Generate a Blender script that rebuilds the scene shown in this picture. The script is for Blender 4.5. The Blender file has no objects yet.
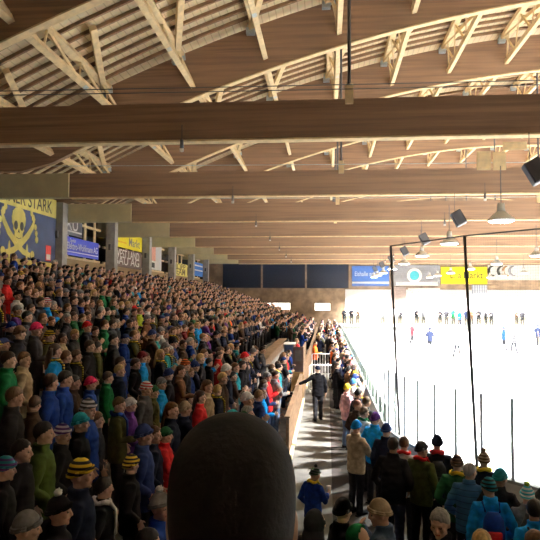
import bpy, bmesh, math, random
from mathutils import Vector, Matrix, noise
random.seed(7)
PI = math.pi
SC = bpy.context.scene
C = SC.collection

# ------------------------------------------------------------------ camera, world, exposure
CAM_Z = 4.07
FPX = 600.0
YAW, PITCH, ROLL = math.radians(5.4), math.radians(2.67), math.radians(0.3)
cd = bpy.data.cameras.new('camera'); cam = bpy.data.objects.new('camera', cd); C.objects.link(cam)
F = Vector((-math.sin(YAW)*math.cos(PITCH), math.cos(YAW)*math.cos(PITCH), math.sin(PITCH)))
R0 = Vector((math.cos(YAW), math.sin(YAW), 0)); U0 = R0.cross(F)
RR = R0*math.cos(ROLL) + U0*math.sin(ROLL); UU = U0*math.cos(ROLL) - R0*math.sin(ROLL)
m = Matrix((RR, UU, -F)).transposed().to_4x4(); m.translation = Vector((0, 0, CAM_Z))
cam.matrix_world = m
cd.sensor_width = 36; cd.lens = 36*FPX/540; cd.clip_start = 0.05; cd.clip_end = 400
SC.camera = cam

def ray_at(px, py, Y):
    v = F + RR*((px-270)/FPX) - UU*((py-270)/FPX)
    t = Y/v.y
    return Vector((v.x*t, Y, CAM_Z + v.z*t))

w = bpy.data.worlds.new('world'); SC.world = w; w.use_nodes = True
w.node_tree.nodes['Background'].inputs[0].default_value = (0.02, 0.025, 0.04, 1)
w.node_tree.nodes['Background'].inputs[1].default_value = 0.3
SC.view_settings.view_transform = 'Standard'; SC.view_settings.look = 'None'
SC.view_settings.gamma = 1; SC.view_settings.use_curve_mapping = False
SC.view_settings.exposure = 0.0
LAMP_W = 5600.0
LAMP_SPREAD = 125
LAMP_COL = (1.0, 0.965, 0.92)
STAND_W = 60.0
SC.cycles.max_bounces = 8; SC.cycles.diffuse_bounces = 5; SC.cycles.transparent_max_bounces = 24
SC.cycles.use_denoising = True; SC.cycles.sample_clamp_indirect = 6

# ------------------------------------------------------------------ materials
MATS = {}
def mat(name, col, rough=0.7, var=0.12, scale=6.0, stretch=(1, 1, 1), bump=0.0, metal=0.0, col2=None, detail=3):
    if name in MATS: return MATS[name]
    M = bpy.data.materials.new(name); M.use_nodes = True
    nt = M.node_tree; b = nt.nodes['Principled BSDF']
    b.inputs['Roughness'].default_value = rough; b.inputs['Metallic'].default_value = metal
    b.inputs['Specular IOR Level'].default_value = 0.3
    tc = nt.nodes.new('ShaderNodeTexCoord'); mp = nt.nodes.new('ShaderNodeMapping')
    mp.inputs['Scale'].default_value = stretch
    nt.links.new(tc.outputs['Object'], mp.inputs[0])
    nz = nt.nodes.new('ShaderNodeTexNoise'); nz.inputs['Scale'].default_value = scale; nz.inputs['Detail'].default_value = detail
    nt.links.new(mp.outputs[0], nz.inputs['Vector'])
    r = nt.nodes.new('ShaderNodeValToRGB')
    c2 = col2 or tuple(min(1, c*(1+var)) for c in col)
    c1 = tuple(c*(1-var) for c in col)
    r.color_ramp.elements[0].position = 0.35; r.color_ramp.elements[1].position = 0.65
    r.color_ramp.elements[0].color = (*c1, 1); r.color_ramp.elements[1].color = (*c2, 1)
    nt.links.new(nz.outputs['Fac'], r.inputs[0]); nt.links.new(r.outputs[0], b.inputs['Base Color'])
    if bump:
        bp = nt.nodes.new('ShaderNodeBump'); bp.inputs['Strength'].default_value = bump; bp.inputs['Distance'].default_value = 0.02
        nt.links.new(nz.outputs['Fac'], bp.inputs['Height']); nt.links.new(bp.outputs[0], b.inputs['Normal'])
    MATS[name] = M
    return M

def stripes(name, c1, c2, axis, freq, duty=0.5, phase=0.0, rough=0.8, soft=0.02, soft_noise=0.0):
    """two colours alternating along one object axis"""
    if name in MATS: return MATS[name]
    M = bpy.data.materials.new(name); M.use_nodes = True
    nt = M.node_tree; b = nt.nodes['Principled BSDF']; b.inputs['Roughness'].default_value = rough
    b.inputs['Specular IOR Level'].default_value = 0.25
    tc = nt.nodes.new('ShaderNodeTexCoord'); sp = nt.nodes.new('ShaderNodeSeparateXYZ')
    nt.links.new(tc.outputs['Object'], sp.inputs[0])
    a = nt.nodes.new('ShaderNodeMath'); a.operation = 'MULTIPLY_ADD'
    a.inputs[1].default_value = freq; a.inputs[2].default_value = phase + 100
    nt.links.new(sp.outputs[axis], a.inputs[0])
    f = nt.nodes.new('ShaderNodeMath'); f.operation = 'FRACT'; nt.links.new(a.outputs[0], f.inputs[0])
    r = nt.nodes.new('ShaderNodeValToRGB'); e = r.color_ramp.elements
    e[0].position = duty-soft; e[0].color = (*c1, 1); e[1].position = duty+soft; e[1].color = (*c2, 1)
    nt.links.new(f.outputs[0], r.inputs[0])
    nz = nt.nodes.new('ShaderNodeTexNoise'); nz.inputs['Scale'].default_value = 5
    nt.links.new(tc.outputs['Object'], nz.inputs['Vector'])
    mx = nt.nodes.new('ShaderNodeMix'); mx.data_type = 'RGBA'; mx.blend_type = 'MULTIPLY'
    mx.inputs[0].default_value = 0.25
    nt.links.new(r.outputs[0], mx.inputs[6]); nt.links.new(nz.outputs['Color'], mx.inputs[7])
    nt.links.new(mx.outputs[2], b.inputs['Base Color'])
    MATS[name] = M
    return M

def emis(name, col, s):
    if name in MATS: return MATS[name]
    M = bpy.data.materials.new(name); M.use_nodes = True
    b = M.node_tree.nodes['Principled BSDF']
    b.inputs['Base Color'].default_value = (*col, 1)
    b.inputs['Emission Color'].default_value = (*col, 1); b.inputs['Emission Strength'].default_value = s
    MATS[name] = M; return M

def glassy(name, tint, opacity, gl=0.06, grid=None):
    M = bpy.data.materials.new(name); M.use_nodes = True; nt = M.node_tree
    for n in list(nt.nodes): nt.nodes.remove(n)
    out = nt.nodes.new('ShaderNodeOutputMaterial'); tr = nt.nodes.new('ShaderNodeBsdfTransparent')
    tr.inputs[0].default_value = (*tint, 1)
    df = nt.nodes.new('ShaderNodeBsdfDiffuse'); df.inputs[0].default_value = (0.6, 0.62, 0.6, 1)
    m1 = nt.nodes.new('ShaderNodeMixShader'); nt.links.new(tr.outputs[0], m1.inputs[1]); nt.links.new(df.outputs[0], m1.inputs[2])
    m1.inputs[0].default_value = opacity
    if grid:
        df.inputs[0].default_value = (0.06, 0.06, 0.06, 1)
        tc = nt.nodes.new('ShaderNodeTexCoord'); sp = nt.nodes.new('ShaderNodeSeparateXYZ'); nt.links.new(tc.outputs['UV'], sp.inputs[0])
        outs = []
        for ax in (0, 1):
            a = nt.nodes.new('ShaderNodeMath'); a.operation = 'MULTIPLY'; a.inputs[1].default_value = grid
            nt.links.new(sp.outputs[ax], a.inputs[0])
            f = nt.nodes.new('ShaderNodeMath'); f.operation = 'FRACT'; nt.links.new(a.outputs[0], f.inputs[0])
            g = nt.nodes.new('ShaderNodeMath'); g.operation = 'LESS_THAN'; g.inputs[1].default_value = opacity
            nt.links.new(f.outputs[0], g.inputs[0]); outs.append(g)
        mx = nt.nodes.new('ShaderNodeMath'); mx.operation = 'MAXIMUM'
        nt.links.new(outs[0].outputs[0], mx.inputs[0]); nt.links.new(outs[1].outputs[0], mx.inputs[1])
        nt.links.new(mx.outputs[0], m1.inputs[0])
    g2 = nt.nodes.new('ShaderNodeBsdfGlossy'); g2.inputs[1].default_value = 0.05
    m2 = nt.nodes.new('ShaderNodeMixShader'); m2.inputs[0].default_value = gl
    nt.links.new(m1.outputs[0], m2.inputs[1]); nt.links.new(g2.outputs[0], m2.inputs[2])
    nt.links.new(m2.outputs[0], out.inputs[0])
    MATS[name] = M; return M

GLULAM = mat('glulam', (0.235, 0.145, 0.09), 0.65, 0.25, 2.2, (0.15, 2, 5), 0.15)
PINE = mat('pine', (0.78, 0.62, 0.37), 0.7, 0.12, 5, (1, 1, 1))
RAFT = mat('rafter_pine_shaded', (0.17, 0.10, 0.055), 0.7, 0.15, 5)  # pine darkened so the rafters carry their shaded sides in the colour
PALE = mat('pale_paint', (0.62, 0.57, 0.36), 0.6, 0.08, 2)
CONC = mat('concrete', (0.36, 0.35, 0.33), 0.85, 0.15, 3, bump=0.2)
CONCD = mat('concrete_terrace', (0.20, 0.19, 0.18), 0.9, 0.2, 3, bump=0.2)
STEELM = mat('galvanised_steel', (0.55, 0.64, 0.70), 0.5, 0.12, 12, metal=0.1)
DARKM = mat('dark_metal', (0.05, 0.05, 0.055), 0.5, 0.1)
BLACKM = mat('black_cabinet', (0.016, 0.017, 0.02), 0.55, 0.2)
WHITEM = mat('white_enamel', (0.8, 0.8, 0.8), 0.35, 0.04)
NAVYW = mat('night_window', (0.008, 0.011, 0.02), 0.25, 0.25)
PLYW = mat('plywood', (0.16, 0.10, 0.058), 0.7, 0.25, 4, (1, 0.3, 3))
BROWNW = mat('brown_wall', (0.20, 0.14, 0.09), 0.75, 0.3, 1.5)
FENCEW = stripes('slatted_boards', (0.50, 0.36, 0.20), (0.16, 0.10, 0.05), 1, 7.0, 0.82)
ICE = mat('ice', (0.86, 0.90, 0.93), 0.35, 0.03, 0.6)
BOARDW = mat('dasher_white', (0.88, 0.89, 0.9), 0.45, 0.04, 1)
DECKM = stripes('roof_deck', (0.76, 0.63, 0.42), (0.56, 0.44, 0.28), 0, 4.0, 0.86)

# ------------------------------------------------------------------ mesh helpers
def link(o, parent=None):
    C.objects.link(o)
    if parent: o.parent = parent
    return o

def tag(o, label=None, cat=None, group=None, kind=None):
    if label: o['label'] = label
    if cat: o['category'] = cat
    if group: o['group'] = group
    if kind: o['kind'] = kind
    return o

def empty(name, loc=(0, 0, 0), rz=0.0):
    o = bpy.data.objects.new(name, None); link(o); o.location = loc; o.rotation_euler = (0, 0, rz); o.empty_display_size = 0.1
    return o

def obj(name, bm, material, parent=None, smooth=False, loc=None):
    me = bpy.data.meshes.new(name); bm.normal_update(); bm.to_mesh(me); bm.free()
    if material is not None:
        for mm in (material if isinstance(material, (list, tuple)) else [material]): me.materials.append(mm)
    if smooth:
        for p in me.polygons: p.use_smooth = True
    o = bpy.data.objects.new(name, me); link(o, parent)
    if loc: o.location = loc
    return o

def box(bm, x0, x1, y0, y1, z0, z1, bev=0.0):
    vs = [bm.verts.new((x, y, z)) for x in (x0, x1) for y in (y0, y1) for z in (z0, z1)]
    fs = [(0, 1, 3, 2), (4, 6, 7, 5), (0, 4, 5, 1), (2, 3, 7, 6), (0, 2, 6, 4), (1, 5, 7, 3)]
    faces = [bm.faces.new([vs[i] for i in f]) for f in fs]
    if bev:
        es = list({e for f in faces for e in f.edges})
        bmesh.ops.bevel(bm, geom=es, offset=bev, segments=2, affect='EDGES', profile=0.5)
    return bm

def bar(bm, a, b, wx, wy, up=(0, 0, 1)):
    """rectangular bar from a to b; wx across, wy along 'up'"""
    a = Vector(a); b = Vector(b); t = (b-a).normalized(); u = Vector(up)
    s = t.cross(u)
    if s.length < 1e-4: s = t.cross(Vector((0, 1, 0)))
    s.normalize(); u = s.cross(t).normalized()
    vs = []
    for p in (a, b):
        for i, j in ((-1, -1), (1, -1), (1, 1), (-1, 1)):
            vs.append(bm.verts.new(p + s*(wx/2*i) + u*(wy/2*j)))
    bm.faces.new(vs[3::-1]); bm.faces.new(vs[4:])
    for k in range(4):
        bm.faces.new([vs[k], vs[(k+1) % 4], vs[4+(k+1) % 4], vs[4+k]])
    return bm

def tube(bm, pts, rad, n=8, ref=(0, 1, 0), mi=0):
    """loft of elliptical rings; rad = list of (rs, rr) = half widths across / along ref"""
    pts = [Vector(p) for p in pts]; rings = []
    for i, p in enumerate(pts):
        t = (pts[min(i+1, len(pts)-1)] - pts[max(i-1, 0)]).normalized()
        r = Vector(ref)
        if abs(t.dot(r)) > 0.92: r = Vector((0, 0, 1)) if abs(t.z) < 0.8 else Vector((1, 0, 0))
        s = t.cross(r).normalized(); r = s.cross(t).normalized()
        rs, rr = rad[i] if isinstance(rad[i], (tuple, list)) else (rad[i], rad[i])
        rings.append([bm.verts.new(p + s*(rs*math.cos(2*PI*k/n)) + r*(rr*math.sin(2*PI*k/n))) for k in range(n)])
    for a, b in zip(rings, rings[1:]):
        for k in range(n):
            f = bm.faces.new([a[k], a[(k+1) % n], b[(k+1) % n], b[k]]); f.material_index = mi
    f = bm.faces.new(rings[0][::-1]); f.material_index = mi
    f = bm.faces.new(rings[-1]); f.material_index = mi
    return rings

def ball(bm, c, r, nu=12, nv=8, rot=None, mi=0):
    c = Vector(c); r = (r, r, r) if not isinstance(r, (tuple, list)) else r
    rows = []
    for j in range(1, nv):
        ph = PI*j/nv
        row = []
        for i in range(nu):
            th = 2*PI*i/nu
            v = Vector((r[0]*math.sin(ph)*math.cos(th), r[1]*math.sin(ph)*math.sin(th), r[2]*math.cos(ph)))
            if rot: v = rot @ v
            row.append(bm.verts.new(c+v))
        rows.append(row)
    tv = Vector((0, 0, r[2])); bv = -tv
    if rot: tv = rot @ tv; bv = rot @ bv
    T = bm.verts.new(c+tv); B = bm.verts.new(c+bv)
    for i in range(nu):
        k = (i+1) % nu
        for f in ([T, rows[0][i], rows[0][k]], [B, rows[-1][k], rows[-1][i]]):
            bm.faces.new(f).material_index = mi
        for a, b in zip(rows, rows[1:]):
            bm.faces.new([a[i], b[i], b[k], a[k]]).material_index = mi

def remeshed(bm, voxel, name, smooth_it=2):
    me = bpy.data.meshes.new('tmp'); bm.to_mesh(me); bm.free()
    o = bpy.data.objects.new('tmp', me); C.objects.link(o)
    md = o.modifiers.new('r', 'REMESH'); md.mode = 'VOXEL'; md.voxel_size = voxel; md.use_smooth_shade = True
    if smooth_it:
        s = o.modifiers.new('s', 'SMOOTH'); s.factor = 0.5; s.iterations = smooth_it
    dg = bpy.context.evaluated_depsgraph_get(); dg.update()
    out = bpy.data.meshes.new_from_object(o.evaluated_get(dg)); out.name = name
    bpy.data.objects.remove(o); bpy.data.meshes.remove(me)
    for p in out.polygons: p.use_smooth = True
    out.materials.clear()
    return out

def text(name, s, size, loc, rot, material, parent, width=None, align='CENTER'):
    cu = bpy.data.curves.new(name, 'FONT'); cu.body = s; cu.size = size; cu.align_x = align; cu.align_y = 'CENTER'
    cu.extrude = 0.004; cu.offset = 0.004*size
    o = bpy.data.objects.new(name, cu); link(o, parent); o.location = loc; o.rotation_euler = rot
    cu.materials.append(material)
    if width:
        bpy.context.view_layer.update()
        if o.dimensions.x > 0: o.scale.x = width/o.dimensions.x
    dg = bpy.context.evaluated_depsgraph_get(); dg.update()
    me = bpy.data.meshes.new_from_object(o.evaluated_get(dg)); me.name = name
    sx = o.scale.x; bpy.data.objects.remove(o); bpy.data.curves.remove(cu)
    o = bpy.data.objects.new(name, me); link(o, parent); o.location = loc; o.rotation_euler = rot; o.scale.x = sx
    return o

ORD = ['first', 'second', 'third', 'fourth', 'fifth', 'sixth', 'seventh', 'eighth', 'ninth', 'tenth', 'eleventh', 'twelfth', 'thirteenth', 'fourteenth', 'fifteenth']

# ------------------------------------------------------------------ hall structure
YP = [6.6, 13.5, 21, 28, 35, 42, 49, 56, 63]           # planes of the arches and tie beams
XL, XR = -12.65, 39.0
COLX = -12.42
def arch_z(x): return 14.48 - 0.01088*(x-13)**2   # underside of the arches
def slope(x): return 0.02176*(13-x)
ARCH_DY = -0.5
BEAM_B = CAM_Z + 3.62
BEAM_H = 0.86
ARCH_D = 1.62
DECK_Z = ARCH_D + 0.28

bm = bmesh.new(); box(bm, -1.15, XR, -6, 66, -0.3, -0.0)
fl = obj('floor', bm, mat('concrete_floor', (0.13, 0.127, 0.12), 0.85, 0.2, 2.5, bump=0.2)); tag(fl, kind='structure')

# ice sheet with rounded near corner
RC = (8.4, 14.8); RAD = 7.0
def corner_pts(r, n=24, a0=180, a1=270):
    return [(RC[0]+r*math.cos(math.radians(a0+(a1-a0)*i/n)), RC[1]+r*math.sin(math.radians(a0+(a1-a0)*i/n))) for i in range(n+1)]
bm = bmesh.new()
out = [(1.4, 57.0)] + corner_pts(RAD-0.02) + [(32, 7.8), (32, 57.0)]
vs = [bm.verts.new((x, y, 0.012)) for x, y in out]
bm.faces.new(vs)
r = bmesh.ops.extrude_face_region(bm, geom=bm.faces[:])
for v in [g for g in r['geom'] if isinstance(g, bmesh.types.BMVert)]: v.co.z = 0.0005
ice = obj('ice_surface', bm, ICE); tag(ice, 'white brightly lit ice surface of the rink', 'ice', kind='structure')

# left stand terraces
ROWX = [-1.5-0.8*i for i in range(14)]
ROWZ = [0.35+0.27*i for i in range(14)]
bm = bmesh.new()
prof = [(-1.1, 0.0)]
for i in range(14):
    prof += [(ROWX[i]+0.4, ROWZ[i]), (ROWX[i]-0.4, ROWZ[i])]
prof += [(-13.4, ROWZ[-1]), (-13.4, -0.3), (-1.1, -0.3)]
a = [bm.verts.new((x, -6, z)) for x, z in prof]; b = [bm.verts.new((x, 66, z)) for x, z in prof]
bm.faces.new(a); bm.faces.new(b[::-1])
for k in range(len(prof)):
    j = (k+1) % len(prof); bm.faces.new([a[k], b[k], b[j], a[j]])
bmesh.ops.recalc_face_normals(bm, faces=bm.faces[:])
tag(obj('floor_terrace', bm, CONCD), kind='structure')
# near end terraces
bm = bmesh.new()
for k in range(8):
    z = 2.4-0.33*(k-1) if k else 2.73
    y0 = -1.2+0.95*k
    box(bm, -1.1, 14, y0 if k else -6, y0+0.95, 0, z)
tag(obj('floor_near_terrace', bm, CONCD), kind='structure')

# roof deck and rafters
def curved_slab(bm, x0, x1, y0, y1, zoff, th, n=28):
    rows = []
    for i in range(n+1):
        x = x0+(x1-x0)*i/n; z = arch_z(x)+zoff
        rows.append([bm.verts.new((x, y0, z)), bm.verts.new((x, y1, z)), bm.verts.new((x, y1, z+th)), bm.verts.new((x, y0, z+th))])
    for a, b in zip(rows, rows[1:]):
        for k in range(4): bm.faces.new([a[k], a[(k+1) % 4], b[(k+1) % 4], b[k]])
    bm.faces.new(rows[0][::-1]); bm.faces.new(rows[-1])
    bmesh.ops.recalc_face_normals(bm, faces=bm.faces[:])
bm = bmesh.new(); curved_slab(bm, -13.6, XR, -6, 66, DECK_Z, 0.12, 40)
ceil = obj('ceiling', bm, DECKM); tag(ceil, kind='structure')
bm = bmesh.new(); curved_slab(bm, -13.3, XR-0.1, -0.04, 0.04, ARCH_D+0.16, 0.13, 34)
raf = obj('rafter', bm, RAFT, ceil, loc=(0, 7.3, 0))
y = 7.3; ry = []
while y < 63:
    if all(abs(y-p-ARCH_DY) > 0.25 for p in YP): ry.append(y)
    y += 0.6
for y in ry[1:]:
    c = raf.copy(); C.objects.link(c); c.parent = ceil; c.location.y = y

# walls
bm = bmesh.new(); box(bm, -13.7, -13.4, -6, 66, -0.3, 6.05); tag(obj('wall_left', bm, FENCEW), kind='structure')
bm = bmesh.new(); box(bm, -13.9, -13.75, -6, 66, 6.05, 9.7); tag(obj('window_1', bm, NAVYW), kind='structure')
bm = bmesh.new(); box(bm, XR, XR+0.3, -6, 66, -0.3, 10); tag(obj('wall_right', bm, BROWNW), kind='structure')
bm = bmesh.new(); box(bm, -13.7, XR, -6.3, -6, -0.3, 17.2); tag(obj('wall_near', bm, BROWNW), kind='structure')
YF = 65.6
bm = bmesh.new()
p1 = ray_at(264, 303, YF); p2 = ray_at(290, 310, YF); p3 = ray_at(315, 304, YF); p4 = ray_at(330, 313, YF)
zt, zb = p1.z, 2.75
xs = [-13.7, p1.x, p2.x, p3.x, p4.x, XR]
for i in range(5):
    if i in (0, 2, 4): box(bm, xs[i], xs[i+1], YF, YF+0.3, 0, 17.2)
    else:
        box(bm, xs[i], xs[i+1], YF, YF+0.3, zt, 17.2); box(bm, xs[i], xs[i+1], YF, YF+0.3, 0, zb)
tag(obj('wall_far', bm, BROWNW), kind='structure')
bm = bmesh.new(); box(bm, 2.0, 26, YF-0.08, YF-0.002, 2.2, 5.05)
tag(obj('wall_far_cladding', bm, BOARDW), kind='structure')
# lit openings in the far wall (lamps behind translucent panes)
for k, (xa, xb) in enumerate(((xs[1], xs[2]), (xs[3], xs[4]))):
    bm = bmesh.new(); box(bm, xa, xb, YF+0.1, YF+0.14, zb, zt)
    tag(obj('window_%d' % (k+2), bm, emis('lit_window', (1.0, 0.97, 0.9), 4.0)), kind='structure')
# dark window band of the far wall
xa = ray_at(223, 270, YF).x; xb = ray_at(350, 270, YF).x
z0 = ray_at(280, 288, YF).z; z1 = BEAM_B+0.3
bm = bmesh.new(); box(bm, xa, xb, YF-0.1, YF-0.002, z0, z1)
wn = obj('window_4', bm, NAVYW); tag(wn, kind='structure')
for px in (262, 306, 349.5):
    x = ray_at(px, 275, YF).x
    bm = bmesh.new(); box(bm, x-0.1, x+0.1, YF-0.22, YF-0.1, z0, z1); obj('mullion', bm, BROWNW, wn)

# concrete wall columns, pale brackets (beam ends), tie beams, arches
colproto = None
WHERE = ['', 'beside the skull banner, nearest of all', 'between the blue sign and the yellow sign', 'right after the yellow and brown signs', 'just before the small yellow banner',
         'between the small yellow and blue banners', 'just after the blue banner', 'last but one before the far wall', 'hard against the far wall']
for n, Y in enumerate(YP):
    if n in (0, 1): continue
    bm = bmesh.new(); box(bm, COLX-0.55, COLX, -0.8, -0.25, ROWZ[-1], BEAM_B+BEAM_H, 0.02)
    if n == 2: lab = 'grey concrete wall column at the near end of the skull banner'
    else: lab = 'grey concrete wall column ' + WHERE[n-2]
    o = obj('concrete_column', bm, CONC, loc=(0, Y, 0)); tag(o, lab, 'column', 'concrete columns along the stand wall')
    bm = bmesh.new(); box(bm, COLX-0.35, COLX-0.2, Y-0.92, Y-0.802, BEAM_B-0.85, BEAM_B-0.5, 0.02)
    o = obj('junction_box', bm, DARKM)
    tag(o, 'small dark box on the %s concrete column from the camera' % ORD[n-2], 'electrical box', 'dark boxes on the concrete columns')
for n, Y in enumerate(YP):
    nth = ORD[n-1] if n else 'overhead'
    bm = bmesh.new(); box(bm, -9.32, XR-0.05, -0.13, 0.13, 0, BEAM_H, 0.01)
    o = obj('tie_beam', bm, GLULAM, loc=(0, Y, BEAM_B))
    bm = bmesh.new(); box(bm, -9.3, XR-0.06, -0.14, 0.14, -0.045, -0.001, 0.008); obj('lit_underside_strip', bm, PINE, o)['label'] = 'added pale strip standing in for the lit underside'  # added strip; its pale colour stands in for light on the beam's underside
    tag(o, 'brown glulam tie beam spanning the hall, %s from the camera' % nth if n else 'brown glulam tie beam just above and before the photographer', 'beam', 'horizontal tie beams')
    bm = bmesh.new(); box(bm, -14.0, -9.32, -0.2, 0.2, 0, BEAM_H+0.02, 0.012)
    o = obj('beam_bracket', bm, PALE, loc=(0, Y, BEAM_B-0.01))
    tag(o, 'pale yellow casing around the wall end of the %s tie beam' % nth if n else 'pale yellow casing around the overhead tie beam end', 'bracket', 'pale casings at the beam ends')
    # arch
    bm = bmesh.new(); rows = []
    N = 44
    for i in range(N+1):
        x = -13.3+(XR-0.1+13.3)*i/N
        zb_ = arch_z(x); s = slope(x); L = math.sqrt(1+s*s)
        zt_ = zb_+ARCH_D*min(L, 1.2)*0.98
        zb_ = max(zb_, BEAM_B+BEAM_H+0.01)
        rows.append([bm.verts.new((x, -0.12, zb_)), bm.verts.new((x, 0.12, zb_)), bm.verts.new((x, 0.12, zt_)), bm.verts.new((x, -0.12, zt_))])
    for a, b in zip(rows, rows[1:]):
        for k in range(4): bm.faces.new([a[k], a[(k+1) % 4], b[(k+1) % 4], b[k]])
    bm.faces.new(rows[0][::-1]); bm.faces.new(rows[-1])
    bmesh.ops.recalc_face_normals(bm, faces=bm.faces[:])
    o = obj('roof_arch', bm, GLULAM, loc=(0, Y+ARCH_DY, 0))
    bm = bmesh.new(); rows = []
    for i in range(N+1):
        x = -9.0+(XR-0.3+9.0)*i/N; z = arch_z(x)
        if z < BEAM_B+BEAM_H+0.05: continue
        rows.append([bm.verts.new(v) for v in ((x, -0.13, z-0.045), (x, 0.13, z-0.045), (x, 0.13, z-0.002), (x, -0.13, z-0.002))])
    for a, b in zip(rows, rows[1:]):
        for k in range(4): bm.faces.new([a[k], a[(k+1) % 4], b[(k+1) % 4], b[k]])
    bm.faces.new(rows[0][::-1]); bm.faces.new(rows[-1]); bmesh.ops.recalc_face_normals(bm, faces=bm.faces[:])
    obj('lit_underside_strip', bm, PINE, o)['label'] = 'added pale strip standing in for the lit underside'  # light on the arch's lower edge put in as an added pale strip
    tag(o, 'curved brown glulam roof arch rising above the %s tie beam' % nth if n else 'curved brown glulam roof arch above the overhead tie beam', 'arch', 'curved roof arches')

# hangers carrying the tie beams from the arches
for n, Y in enumerate(YP[1:8]):
    for hx, wname in ((0.5, 'inner'), (9.5, 'outer')):
        t = empty('tie_hanger', (hx, Y-0.19, BEAM_B))
        tag(t, 'dark steel hanger rod with pale wooden block, %s one on the %s tie beam' % (wname, ORD[n]), 'hanger', 'hangers between arches and tie beams')
        bm = bmesh.new(); box(bm, -0.09, 0.09, -0.05, 0.05, BEAM_H-0.14, BEAM_H+0.30, 0.008); obj('block', bm, PINE, t)
        bm = bmesh.new(); tube(bm, [(0, 0, BEAM_H+0.2), (0, 0, arch_z(hx)-BEAM_B+0.6)], [0.04, 0.04], 8); obj('rod', bm, DARKM, t)
        bm = bmesh.new(); z = arch_z(hx)-BEAM_B; box(bm, -0.08, 0.08, -0.185, 0.05, z+0.2, z+0.75, 0.008); obj('arch_block', bm, PINE, t)

# longitudinal purlin trusses between arches with roof-plane braces
TX = [-10.3+2.6*j for j in range(11)]
for n in range(0, 7):
    Y0, Y1 = YP[n]+0.122+ARCH_DY, YP[n+1]-0.122+ARCH_DY
    for j, x in enumerate(TX):
        s = slope(x); L = math.sqrt(1+s*s); nx, nz = -s/L, 1/L
        tz = arch_z(x)+ARCH_D+0.02
        top = Vector((x, 0, tz)); bot = top-Vector((nx, 0, nz))*1.12
        t = empty('purlin_truss', (x, Y0, tz))
        bay = 'overhead bay' if n == 0 else 'bay behind the %s arch' % ORD[n-1]
        tag(t, 'pale timber purlin truss, %s up from the eaves, in the %s' % (ORD[j], bay), 'truss', 'purlin trusses under the roof deck')
        D = Y1-Y0; dv = bot-top; up = (nx, 0, nz)
        bm = bmesh.new(); bar(bm, (0, 0, 0), (0, D, 0), 0.26, 0.18, up); obj('top_chord', bm, PINE, t)
        bm = bmesh.new(); bar(bm, dv, dv+Vector((0, D, 0)), 0.17, 0.2, up); obj('bottom_chord', bm, PINE, t)
        bm = bmesh.new(); K = 6
        for k in range(K):
            ya = 0.25+(D-0.5)*k/K; yb = 0.25+(D-0.5)*(k+1)/K
            A = Vector((0, ya, 0)) + (dv if k % 2 else Vector()); B = Vector((0, yb, 0)) + (Vector() if k % 2 else dv)
            bar(bm, A, B, 0.05, 0.09)
        obj('web', bm, PINE, t)
        # braces in the roof plane, meeting at a gusset at the far arch
        bm = bmesh.new()
        g = Vector((-0.12, D-0.16, -0.12*s-0.10)); e = Vector((0.95, D-3.9, 0.95*s-0.02))
        bar(bm, g, e, 0.2, 0.16, up)
        obj('brace', bm, PINE, t)
        bm = bmesh.new()
        bar(bm, Vector((0.0, D-0.9, -0.02)), dv+Vector((0.0, D-0.1, 0.1)), 0.07, 0.1)
        obj('strut', bm, PINE, t)
        bm = bmesh.new()
        bar(bm, g+Vector((-0.10, -0.1, 0.0)), g+Vector((0.30, 0.0, 0.06)), 0.24, 0.03, (0, 1, 0))
        bar(bm, g+Vector((-0.15, -0.05, -0.1)), g+Vector((0.15, -0.05, -0.1)), 0.2, 0.22)
        obj('gusset_plate', bm, STEELM, t)
        bm = bmesh.new(); bar(bm, dv+Vector((0, D*0.55-0.12, 0)), dv+Vector((0, D*0.55+0.12, 0)), 0.14, 0.2, up); obj('splice_plate', bm, STEELM, t)

# cables above each tie beam
for n, Y in enumerate(YP[1:7]):
    for q in range(2 if n == 0 else 1):
        bm = bmesh.new()
        pts = [(x, Y-0.35-0.08*q, BEAM_B+BEAM_H+0.10+0.07*q+0.0003*(x-12)**2) for x in [-13+2*i for i in range(28)]]
        tube(bm, pts, [0.012]*len(pts), 6)
        o = obj('cable', bm, DARKM if n == 0 else STEELM)
        tag(o, ('%s of two thin dark cables above the first tie beam' % ('lower' if q == 0 else 'upper')) if n == 0 else 'thin grey cable strung just above the %s tie beam' % ORD[n], 'cable', 'cables over the tie beams')

# ------------------------------------------------------------------ left wall infill: rails, mullions, banners
WX = -13.35
for n in range(2, 8):
    Y0, Y1 = YP[n]-0.25, YP[n+1]-0.8
    t = empty('window_frame', (WX, Y0, 6.05))
    if n == 2: continue
    tag(t, 'pale timber window frame in the %s wall bay beyond the skull banner' % ORD[n-3], 'window frame', 'timber frames in the wall bays')
    D = Y1-Y0
    for z in (0.0, 0.93, 1.86, 2.8):
        bm = bmesh.new(); box(bm, -0.06, 0.06, 0, D, z, z+0.13, 0.006); obj('rail', bm, PINE, t)
    for k in range(3):
        y = [2.2, 4.5, 5.9][k]
        bm = bmesh.new(); box(bm, -0.12, -0.062, y-0.14, y+0.14, 0, 3.4); obj('mullion', bm, PINE, t)
for o in [o for o in C.objects if o.name.startswith('window_frame') and 'label' not in o]: bpy.data.objects.remove(o)

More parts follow.
